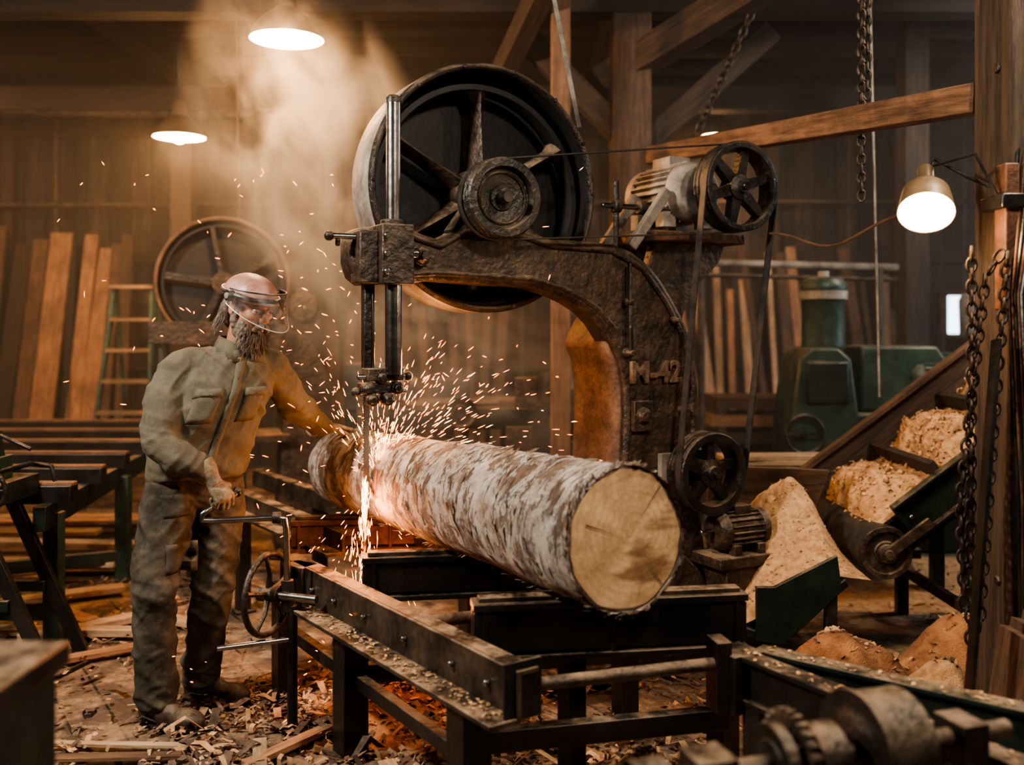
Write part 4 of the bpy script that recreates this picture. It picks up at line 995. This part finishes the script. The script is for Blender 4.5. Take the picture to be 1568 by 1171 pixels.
pile('sawdust_pile.003',.42,3.30,.50,.42,.17,m_saw,seedz=4,chips=260)
pile('sawdust_pile.004',-.45,4.15,.55,.4,.10,m_sawo,seedz=5,chips=300)
pile('sawdust_pile.005',2.4,6.2,1.1,.7,.12,m_saw,seedz=6)
pile('sawdust_pile.006',1.25,3.45,.5,.35,.08,m_sawo,seedz=7)
b=MB()
for k in range(6200):
    q=R()
    if q<.34: x=random.gauss(-.45,.42); y=random.gauss(3.50,.5)
    elif q<.54: x=U(-.9,1.1); y=U(2.6,4.6)
    elif q<.68: x=random.gauss(-2.3,.5); y=random.gauss(5.6,.8)
    elif q<.80: x=U(-2.6,2.6); y=U(2.7,6.5)
    else: x=random.gauss(-1.0,.34); y=random.gauss(3.85,.34)
    if noise.noise(V((x*2.3,y*2.3,4)))<-.15: continue
    big=R()<.14
    l=U(.06,.18) if big else U(.012,.05); w=U(.015,.04) if big else U(.006,.024)
    flake(b,(x,y,.012+U(0,.03)),l,w,m_chip if R()<.5 else m_bark,.35 if not big else .18)
for k in range(420):
    curl(b,(random.gauss(-.4,.6),random.gauss(3.6,.5),.02),U(.008,.020),U(.01,.024),m_chip if R()<.7 else m_bark)
b.obj('wood_chips')
b=MB()
for (x0,y0,x1,y1,w,t,m) in ((-1.75,3.75,-1.15,3.70,.035,.01,m_pwood),(-1.95,3.6,-1.2,3.62,.05,.012,m_mwood),(-.35,3.1,-.62,3.5,.07,.02,m_owood),(-.22,3.0,-.45,3.55,.06,.02,m_pwood),(-.75,3.3,-.3,3.25,.05,.015,m_mwood),(-.95,3.55,-.65,3.95,.05,.02,m_owood),(-.15,3.35,-.55,3.3,.06,.02,m_bark),(-2.45,4.95,-1.95,5.35,.10,.03,m_pwood),(-2.6,5.1,-1.9,5.05,.09,.03,m_pwood),(-2.7,5.6,-2.2,5.2,.1,.03,m_owood),(-3.2,5.4,-2.3,5.9,.12,.03,m_pwood),(-2.2,4.6,-1.8,4.85,.07,.02,m_owood),(.0,3.9,.4,3.5,.06,.02,m_owood),(.35,2.9,.1,3.25,.05,.02,m_pwood),(-.85,3.35,-.95,3.75,.05,.015,m_pwood),(-.5,3.0,-.85,3.2,.05,.015,m_owood),(-2.0,5.4,-1.5,5.1,.08,.025,m_pwood)):
    b.beam((x0,y0,.02+t/2),(x1,y1,.03+t/2),w,t,m)
b.obj('wood_offcuts')

# ------------------------------------------------------------------ left side: log deck
b=MB()
for i,y in enumerate((4.95,5.55,6.15,6.8,7.5,8.2)):
    b.box((-3.15-(.0 if i<1 else .1*i),y,.76),(1.95,.09,.09),m_black,tone=0); b.box((-3.15-(.0 if i<1 else .1*i),y,.81),(1.95,.07,.02),m_mwood,tone=.6)
    b.cyl((-4.0-.1*i,y+.25,.74),(-2.3-.1*i,y+.25,.74),.045,m_iron2)
for x0,x1 in ((-2.28,-2.75),(-3.95,-4.4)):
    b.beam((x0,4.8,.66),(x1,8.4,.66),.06,.12,m_dgreen,0)
for (x,y) in ((-2.30,5.0),(-2.42,6.2),(-2.55,7.2),(-2.7,8.2),(-3.6,5.0),(-3.97,5.4),(-4.1,6.8),(-4.3,8.2),(-2.9,5.0)):
    b.box((x,y,.33),(.08,.08,.66),m_green,tone=0)
b.beam((-3.6,5.0,.16),(-2.3,5.0,.16),.05,.08,m_green,0); b.beam((-3.97,5.4,.16),(-2.42,6.2,.16),.05,.08,m_dgreen,0)
b.obj('log_deck',bevel=.004)
b=MB()
for i in range(14):
    x=U(-3.7,-2.9); y=5.2+.2*i; b.beam((x-.7,y,.06+.03*(i%3)),(x+.65,y+U(-.15,.15),.06+.03*(i%3)),U(.1,.18),.03,random.choice((m_pwood,m_owood,m_mwood)))
b.obj('lumber_offcut_pile')
b=MB()
for y in (4.5,4.85):
    b.beam((-2.55,y,.78),(-2.78,y,.0),.05,.06,m_dgreen,0); b.beam((-2.45,y,.78),(-2.12,y+.05,.0),.05,.06,m_black,0); b.beam((-2.68,y,.33),(-2.27,y,.33),.04,.05,m_dgreen,0)
b.box((-2.5,4.67,.82),(.34,.48,.10),m_dgreen,tone=0); b.box((-2.5,4.62,.92),(.22,.3,.12),m_green,tone=0)
b.prism([(-2.6,.97),(-2.4,.97),(-2.42,1.10),(-2.52,1.14),(-2.58,1.08)],4.5,4.72,m_dgreen)
b.tube([(-2.36,4.6,.92),(-2.22,4.58,.96),(-2.12,4.58,.95),(-2.10,4.58,.88)],.013,m_black,8); b.tube([(-2.42,4.5,1.05),(-2.30,4.48,1.10),(-2.16,4.47,1.04)],.010,m_black,8)
b.torus((-2.34,4.42,.86),(0,1,0),.09,.011,m_iron,28,8); b.beam((-2.43,4.42,.86),(-2.25,4.42,.86),.014,.014,m_iron,0); b.beam((-2.34,4.42,.77),(-2.34,4.42,.95),.014,.014,m_iron,0); b.cyl((-2.34,4.42,.86),(-2.34,4.6,.86),.015,m_iron)
b.tube([(-2.1,4.8,.0+.01),(-2.0,4.7,.012),(-2.05,4.5,.012),(-2.3,4.4,.012)],.01,m_black,8)
b.obj('saw_stand',bevel=.004)
b=MB(); b.box((-1.19,1.85,.44),(.46,.5,.88),m_dgreen,tone=0); b.box((-1.19,1.85,.905),(.5,.54,.05),m_black,tone=0)
for z in (.25,.5,.72): b.box((-1.19,1.592,z),(.40,.02,.18),m_dgreen,tone=0); b.cyl((-1.27,1.57,z),(-1.11,1.57,z),.01,m_steel)
b.box((-1.14,1.9,.96),(.2,.14,.07),m_iron,rz=.3,tone=0); b.cyl((-1.22,1.75,.95),(-1.06,1.72,.95),.02,m_mwood); b.box((-1.14,1.98,.96),(.1,.06,.06),m_rust,rz=.2,tone=0)
b.obj('tool_cabinet',bevel=.006)

# ------------------------------------------------------------------ background left
def lean(name,items,y0,ly):
    b=MB()
    for x,w,h,m,tl in items:
        b.boxf(V((x,y0-.0,h/2)),[V((1,0,-tl)).normalized(),V((0,1,-ly)).normalized(),V((tl,ly,1)).normalized()],[w/2,.02,h/2],m,U(-.4,.2))
    b.obj(name)
bx=[(-5.15,.16,2.55,m_mwood),(-4.93,.24,2.62,m_owood),(-4.72,.08,2.6,m_dwood),(-4.60,.14,2.6,m_owood),(-4.44,.18,2.45,m_owood),(-4.30,.12,2.5,m_mwood),(-5.35,.18,2.5,m_dwood),(-4.14,.12,2.6,m_mwood),(-5.6,.2,2.7,m_mwood),(-5.8,.2,2.4,m_dwood),(-4.52,.2,2.3,m_mwood)]
lean('leaning_lumber',[(x,w,h,m,U(-.05,.05)) for x,w,h,m in bx],10.60,.2)
lean('leaning_lumber.001',[(1.75+i*.15+U(-.03,.03),U(.05,.12),U(1.7,2.5),random.choice((m_pwood,m_owood,m_mwood,m_mwood)),U(-.16,.05)) for i in range(18)],10.62,.15)
lean('leaning_lumber.002',[(-1.9+i*.16+U(-.03,.03),U(.06,.12),U(1.5,2.2),random.choice((m_dwood,m_mwood,m_mwood)),U(-.1,.1)) for i in range(12)],10.62,.15)
b=MB()
for s in (-1,1):
    b.beam((-3.42+.17*s,9.0,1.92),(-3.42+.28*s,8.6,0),.03,.07,m_green,.8); b.beam((-3.42+.17*s,9.03,1.92),(-3.42+.26*s,9.6,0),.03,.05,m_green,.6)
for k in range(6):
    t=(k+1)/7; b.box((-3.42,9.0-.4*t,1.92*(1-t)),(.34+.2*t,.09,.03),m_pwood,tone=-.3)
b.box((-3.42,9.0,1.94),(.38,.16,.03),m_pwood,tone=-.3); b.obj('step_ladder')
def saw2():
    E=empty('bandsaw.001',(-2.06,7.1,0),math.radians(18)); b=MB()
    b.lathe([(.0,.20),(.46,.2),(.47,.19),(.47,-.03),(.445,-.03),(.445,.17),(0,.17)],(0,0,1.9),(0,1,0),m_dark,64); b.torus((0,-.03,1.9),(0,1,0),.455,.014,m_throat,64,8); b.obj('wheel_housing',E,local=True)
    b=MB(); b.lathe([(.40,-.03),(.42,-.03),(.42,.03),(.40,.03)],(0,.06,1.9),(0,1,0),m_dark,64,closed=True)
    for k in range(5): a=k*1.2566+.5; b.beam((0,.06,1.9),(.41*math.cos(a),.06,1.9+.41*math.sin(a)),.03,.05,m_iron,0)
    b.lathe([(0,-.05),(.08,-.05),(.08,.04),(0,.04)],(0,.06,1.9),(0,1,0),m_iron2,24); b.obj('upper_wheel',E,local=True)
    b=MB(); b.prism([(-.5,1.62),(.35,1.62),(.6,1.5),(.75,1.2),(.75,0),(.35,0),(.42,1.1),(.3,1.38),(.1,1.45),(-.5,1.47)],-.14,.16,m_iron2); b.box((.0,0,.8),(.9,.5,.05),m_iron2); b.box((-.1,0,.38),(.5,.35,.76),m_iron); b.box((-.42,-.05,1.2),(.03,.03,.5),m_steel)
    motor(b,(.55,0,1.72),(0,1,0),.12,.3,m_iron2); b.obj('frame',E,bevel=.01,local=True)
saw2()
b=MB()
b.box((-.1,8.4,.82),(2.2,.7,.07),m_mwood)
for x in (-1.1,.9):
    for y in (8.12,8.68): b.box((x,y,.4),(.09,.09,.8),m_dwood)
b.box((-.1,8.4,.25),(2.0,.6,.04),m_dwood)
for i in range(9): b.box((U(-1,.8),U(8.2,8.6),.89+.04*(i%3)),(U(.3,.9),.1,.04),random.choice((m_pwood,m_owood,m_mwood)),rz=U(-.3,.3),tone=U(-.5,0))
b.cyl((.3,8.4,.86),(.3,8.4,1.2),.06,m_iron2); b.box((-.5,8.4,1.0),(.3,.25,.28),m_dgreen,tone=0)
b.obj('work_bench')
b=MB()
for x in (.35,1.25):
    for y in (7.5,7.9): b.box((x,y,.75),(.06,.06,1.5),m_iron2,tone=0)
for z in (.3,.7,1.1,1.45):
    b.box((.8,7.7,z),(1.0,.45,.03),m_iron2,tone=0)
    for k in range(6):
        w=U(.08,.2); h=U(.08,.24); b.box((.42+.15*k,7.65+U(-.05,.05),z+.015+h/2),(w*.8,.2,h),random.choice((m_iron2,m_dgreen,m_rust,m_mwood,m_grey)),rz=U(-.3,.3))
b.obj('parts_shelf')
# old lathe behind the worker
b=MB()
b.box((-.95,7.0,.55),(.22,.4,1.1),m_iron2,tone=0); b.box((.05,7.0,.45),(.18,.35,.9),m_iron2,tone=0); b.box((-.45,7.0,.95),(1.4,.28,.14),m_dgreen,tone=0)
b.box((-.98,7.0,1.17),(.34,.34,.32),m_dgreen,tone=0); b.lathe([(0,0),(.13,0),(.13,.06),(.05,.08),(.05,.14),(0,.14)],(-.80,7.0,1.18),(1,0,0),m_iron2,28); b.box((.1,7.0,1.12),(.16,.2,.22),m_iron2,tone=0)
b.lathe([(.0,-.02),(.05,-.02),(.05,.0),(.09,.0),(.10,-.02),(.11,-.02),(.11,.02),(0,.02)],(-.35,6.82,1.0),(0,1,0),m_iron,24)
b.obj('metal_lathe',bevel=.01)
# ------------------------------------------------------------------ right: green machines
E=empty('planer_machine',(2.4,7,0)); b=MB()
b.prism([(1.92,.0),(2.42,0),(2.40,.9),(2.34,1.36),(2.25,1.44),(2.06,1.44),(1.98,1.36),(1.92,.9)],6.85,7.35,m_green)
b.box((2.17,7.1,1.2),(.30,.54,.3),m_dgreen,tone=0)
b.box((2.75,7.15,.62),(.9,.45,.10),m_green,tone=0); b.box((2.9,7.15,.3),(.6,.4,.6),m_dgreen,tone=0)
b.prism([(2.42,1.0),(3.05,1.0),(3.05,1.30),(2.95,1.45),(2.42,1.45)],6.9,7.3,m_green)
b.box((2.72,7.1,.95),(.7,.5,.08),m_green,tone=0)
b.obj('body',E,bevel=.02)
b=MB(); b.lathe([(0,0),(.15,0),(.155,.02),(.15,.05),(.15,.40),(.165,.42),(.165,.46),(.14,.50),(.06,.52),(0,.52)],(2.22,7.1,1.42),(0,0,1),m_green,32)
b.lathe([(.152,.36),(.168,.36),(.168,.42),(.152,.42)],(2.22,7.1,1.42),(0,0,1),m_grey,32,closed=True); b.cyl((2.22,7.1,1.93),(2.22,7.1,1.98),.04,m_grey)
motor(b,(3.02,7.0,1.22),(1,0,0),.15,.5,m_green); b.obj('motors',E)
b=MB(); b.torus((2.0,6.8,.85),(0,1,0),.13,.014,m_iron,28,8); b.beam((1.87,6.8,.85),(2.13,6.8,.85),.015,.015,m_iron,0); b.cyl((2.0,6.8,.85),(2.0,6.87,.85),.02,m_iron)
b.obj('handwheel',E)
b=MB(); b.box((1.95,6.1,.72),(1.3,.6,.06),m_green,tone=0); b.box((1.95,5.82,.66),(1.3,.04,.12),m_dgreen,tone=0); b.box((1.9,6.15,.77),(1.2,.4,.03),m_pwood,tone=-.3); b.box((1.75,6.05,.80),(1.0,.16,.03),m_pwood,rz=.1,tone=-.2)
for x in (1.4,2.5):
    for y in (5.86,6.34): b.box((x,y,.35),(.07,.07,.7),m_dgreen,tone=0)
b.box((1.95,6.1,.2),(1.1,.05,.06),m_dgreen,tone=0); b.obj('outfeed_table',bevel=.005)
b=MB()
b.prism([(3.65,0),(4.1,0),(4.08,1.0),(3.98,1.5),(3.75,1.5),(3.68,1.0)],8.1,8.6,m_dgreen); b.box((3.85,8.3,1.0),(1.0,.7,.08),m_green,tone=0); b.lathe([(0,0),(.11,0),(.12,.3),(.09,.36),(0,.38)],(3.85,8.3,1.5),(0,0,1),m_grey,24); b.obj('drill_press',bevel=.01)
b=MB(); b.cyl((1.5,8.0,2.10),(3.1,8.0,2.06),.030,m_grey); b.cyl((1.5,8.0,2.0),(3.1,8.0,1.96),.018,m_iron2); b.cyl((2.95,8.0,2.06),(2.95,8.0,0),.03,m_iron2); b.cyl((1.52,8.0,2.1),(1.52,8.0,0),.03,m_iron2); b.obj('pipe_rack')
b=MB()
for i in range(5): b.box((2.6+.05*i,9.3,.25+.16*i),(1.9,.6,.10),random.choice((m_mwood,m_owood)),tone=-.2)
for i in range(5):
    for x in (1.9,3.2): b.box((x,9.3,.17+.16*i),(.07,.6,.06),m_mwood)
b.box((1.9,9.3,.07),(.1,.6,.14),m_mwood); b.box((3.2,9.3,.07),(.1,.6,.14),m_mwood)
b.obj('lumber_stack')
# ------------------------------------------------------------------ foreground right: outfeed frame & drive
b=MB(); Z=V((0,0,1))
def rail2(p0,p1,z,h,mat):
    p0=V(p0);p1=V(p1); x=(p1-p0).normalized(); q=V((-x.y,x.x,0)); L=(p1-p0).length; c=(p0+p1)/2
    b.boxf(c+Z*(z-h/2),[x,q,Z],[L/2,.012,h/2],mat,0); b.boxf(c+Z*z,[x,q,Z],[L/2,.038,.008],mat,0); b.boxf(c+Z*(z-h),[x,q,Z],[L/2,.035,.008],mat,0)
    for t in (.08,.85):
        p=p0.lerp(p1,t); b.boxf(V((p.x,p.y,(z-h)/2)),[x,q,Z],[.035,.03,(z-h)/2],m_black,0)
    for k in range(90):
        p=p0.lerp(p1,U(.02,.98)); flake(b,p+q*U(-.03,.03)+Z*(z+.011),U(.008,.02),U(.005,.012),m_chip,.2)
rail2((.70,3.10,0),(1.28,2.15,0),.58,.13,m_black); rail2((.78,3.16,0),(1.75,2.35,0),.57,.12,m_dgreen)
b.beam((1.0,2.62,.48),(1.32,2.74,.48),.05,.05,m_black,0); b.beam((.80,2.94,.50),(1.0,2.99,.50),.05,.05,m_black,0)
b.box((.70,3.1,.50),(.12,.12,.18),m_black,rz=.5,tone=0)
b.obj('outfeed_frame',bevel=.003)
b=MB(); ax=V((.93,.30,0)).normalized(); c0=V((.22,2.02,.66))
b.cyl(c0,c0+ax*.98,.022,m_iron2)
def fl(t,r,w,m): b.lathe([(0,-w/2),(r*.6,-w/2),(r*.62,-w*.35),(r*.9,-w*.35),(r,-w/2),(r,w/2),(0,w/2)],c0+ax*t,ax,m,40)
fl(.06,.05,.08,m_iron); fl(.36,.085,.03,m_iron); fl(.40,.10,.02,m_iron2); fl(.47,.075,.07,m_iron); fl(.63,.125,.12,m_iron); fl(.565,.132,.012,m_iron)
for k in range(8):
    a=k*math.pi/4; x,y,z=frame(ax); p=c0+ax*.385+(y*math.cos(a)+z*math.sin(a))*.075; b.cyl(p-ax*.03,p,.009,m_steel,seg=6)
for k in range(28):
    a=k*2*math.pi/28; x,y,z=frame(ax); d_=y*math.cos(a)+z*math.sin(a); b.boxf(c0+ax*.40+d_*.103,[ax,d_,ax.cross(d_)],[.010,.008,.006],m_iron2,0)
b.box((c0.x+ax.x*.20,c0.y+ax.y*.20,.66),(.09,.10,.09),m_iron,rz=.3,tone=0); b.box((c0.x+ax.x*.20,c0.y+ax.y*.20,.31),(.08,.10,.62),m_dgreen,rz=.3,tone=0)
b.box((c0.x+ax.x*.85,c0.y+ax.y*.85,.65),(.07,.10,.10),m_iron,rz=.3,tone=0); b.box((c0.x+ax.x*.85,c0.y+ax.y*.85,.30),(.08,.10,.60),m_dgreen,rz=.3,tone=0)
b.obj('drive_shaft',bevel=.002)
b=MB()
for i in range(5): b.box((1.60+.045*i,3.18+.02*i,.30),(.035,.3,.60+.04*(i%3)),m_mwood,ry=.16,tone=-.2)
b.obj('board_offcuts')
b=MB(); b.beam((1.38,3.08,.0),(1.62,3.33,1.55),.012,.05,m_steel); b.obj('steel_bar')
b=MB()
for k in range(5): b.tube([(1.73+.02*k,3.40,2.2-.02*k),(1.69,3.38-.02*k,1.7),(1.71+.01*k,3.36,1.0),(1.73,3.38,.3)],.006,m_rust if k%2 else m_black,6)
b.obj('hanging_cables')

# ------------------------------------------------------------------ sparks (incandescent chips in the air)
def sparks():
    b=MB(); O=V((-.595,4.12,.97))
    def sp(p,d,l,r,m):
        d=V(d).normalized(); x,y,z=frame(d); a=V(p)
        vs=[a-d*l/2]+[a+(y*math.cos(k*2.094)+z*math.sin(k*2.094))*r for k in range(3)]+[a+d*l/2]
        b.add(vs,[(0,2,1),(0,3,2),(0,1,3),(4,1,2),(4,2,3),(4,3,1)],m)
    for i in range(700):
        a=random.gauss(.45,.62); t=min(1.25,abs(random.gauss(0,.46)))+.04
        d=V((math.sin(a),U(-.1,.45),math.cos(a))); p=O+d*t*.85+V((.03,.05,-.30*t*t))
        vel=d+V((0,0,-.55*t))+V((U(-.15,.15),0,U(-.15,.15)))
        k=1-.4*min(1,t)
        sp(p,vel,U(.010,.042),U(.0007,.0017)*k+.0002,m_spark if R()<.75 else m_spark2)
    for i in range(70):
        p=V((U(-2.0,.3),U(4.1,5.2),U(1.1,2.4))); sp(p,(U(-1,1),U(-.3,.3),U(-.6,1)),U(.012,.035),U(.0009,.0018),m_spark)
    for i in range(150):
        p=V((random.gauss(-.90,.26),U(4.15,4.8),random.gauss(1.42,.32))); sp(p,(-.6+U(-.5,.5),0,U(-.8,.6)),U(.010,.035),U(.0008,.0016),m_spark)
    for i in range(160):
        t=U(0,1)**1.3; p=V((-.605+random.gauss(0,.004+.028*t),4.10+random.gauss(0,.006+.03*t),.95-.42*t)); sp(p,(random.gauss(0,.13),0,-1),U(.02,.07),U(.0008,.0018),m_spark if R()<.7 else m_spark2)
    for i in range(110):
        p=V((-.6+random.gauss(0,.14),4.05+U(-.1,.25),.66+random.gauss(0,.12))); sp(p,(p.x+.6,0,p.z-.9),U(.008,.03),U(.0008,.0015),m_spark)
    for i in range(30):
        p=V((U(-1.3,.3),U(3.4,4.6),U(.15,.6))); sp(p,(U(-1,1),U(-1,1),U(-.5,.5)),U(.006,.02),U(.0008,.0014),m_spark)
    for i in range(90):
        p=V((-.56+U(-.03,.14),4.22+U(-.04,.12),1.08+U(-.02,.05))); sp(p,(U(.2,1),U(-.2,.6),U(0,1)),U(.01,.03),U(.0008,.0015),m_spark2 if R()<.5 else m_spark)
    E=empty('sparks',O); b.obj('spark_streaks',E)
    light('cut_glow','POINT',(-.62,4.00,.84),12,(1,.34,.09),E,.04); light('cut_glow_upper','POINT',(-.38,4.22,1.38),17,(1,.42,.15),E,.12)
    light('glow_under_bed','POINT',(-.45,4.35,.4),8,(1,.28,.07),E,.1)  # low orange point light beneath the bed, no embers modelled
sparks()
# ------------------------------------------------------------------ haze and smoke (volumes that fill part of the shop)
def volmat(name,dens,col,noisy=None,aniso=.35):
    m=bpy.data.materials.new(name); m.use_nodes=True; nt=m.node_tree; nt.nodes.remove(nt.nodes['Principled BSDF'])
    vs=N(nt,'ShaderNodeVolumeScatter'); vs.inputs['Color'].default_value=(*col,1); vs.inputs['Density'].default_value=dens; vs.inputs['Anisotropy'].default_value=aniso
    nt.links.new(vs.outputs[0],nt.nodes['Material Output'].inputs['Volume'])
    if noisy:
        tc=N(nt,'ShaderNodeTexCoord'); n=N(nt,'ShaderNodeTexNoise'); n.inputs['Scale'].default_value=noisy; n.inputs['Detail'].default_value=5; n.inputs['Distortion'].default_value=1.1
        nt.links.new(tc.outputs['Object'],n.inputs['Vector'])
        mr=N(nt,'ShaderNodeMapRange'); mr.inputs[1].default_value=.47; mr.inputs[2].default_value=.64; nt.links.new(n.outputs[0],mr.inputs[0])
        ln=N(nt,'ShaderNodeVectorMath',operation='LENGTH'); nt.links.new(tc.outputs['Object'],ln.inputs[0])
        m2=N(nt,'ShaderNodeMapRange'); m2.inputs[1].default_value=1.0; m2.inputs[2].default_value=.30; nt.links.new(ln.outputs['Value'],m2.inputs[0])
        a=N(nt,'ShaderNodeMath',operation='MULTIPLY'); nt.links.new(mr.outputs[0],a.inputs[0]); nt.links.new(m2.outputs[0],a.inputs[1])
        c=N(nt,'ShaderNodeMath',operation='MULTIPLY'); nt.links.new(a.outputs[0],c.inputs[0]); c.inputs[1].default_value=dens; nt.links.new(c.outputs[0],vs.inputs['Density'])
    return m
mh=volmat('dust_haze_air',.019,(1,.93,.85),None,.2)
b=MB(); b.box((.2,8.0,2.0),(XR-XL-.6,5.6,3.96),mh,tone=0); b.obj('dust_haze')
ms=volmat('smoke_air',3.4,(1,.92,.84),2.2)
def smoke(name,c,r,tilt):
    b=MB(); b.ell((0,0,0),(1,1,1),ms,24,14); o=b.obj(name); o.location=c; o.scale=r; o.rotation_euler=(0,tilt,0)
smoke('smoke_plume',(-1.00,5.08,2.35),(.66,.42,1.20),math.radians(-18))
smoke('smoke_plume.001',(-.32,4.98,1.42),(.95,.26,.62),math.radians(20))
# ------------------------------------------------------------------ world (overcast day outside the windows)
w=bpy.data.worlds.new('outside'); scene.world=w; w.use_nodes=True
bg=w.node_tree.nodes['Background']; bg.inputs[0].default_value=(.72,.86,1,1); bg.inputs[1].default_value=5.0
print('verts',sum(len(o.data.vertices) for o in bpy.data.objects if o.type=='MESH'))
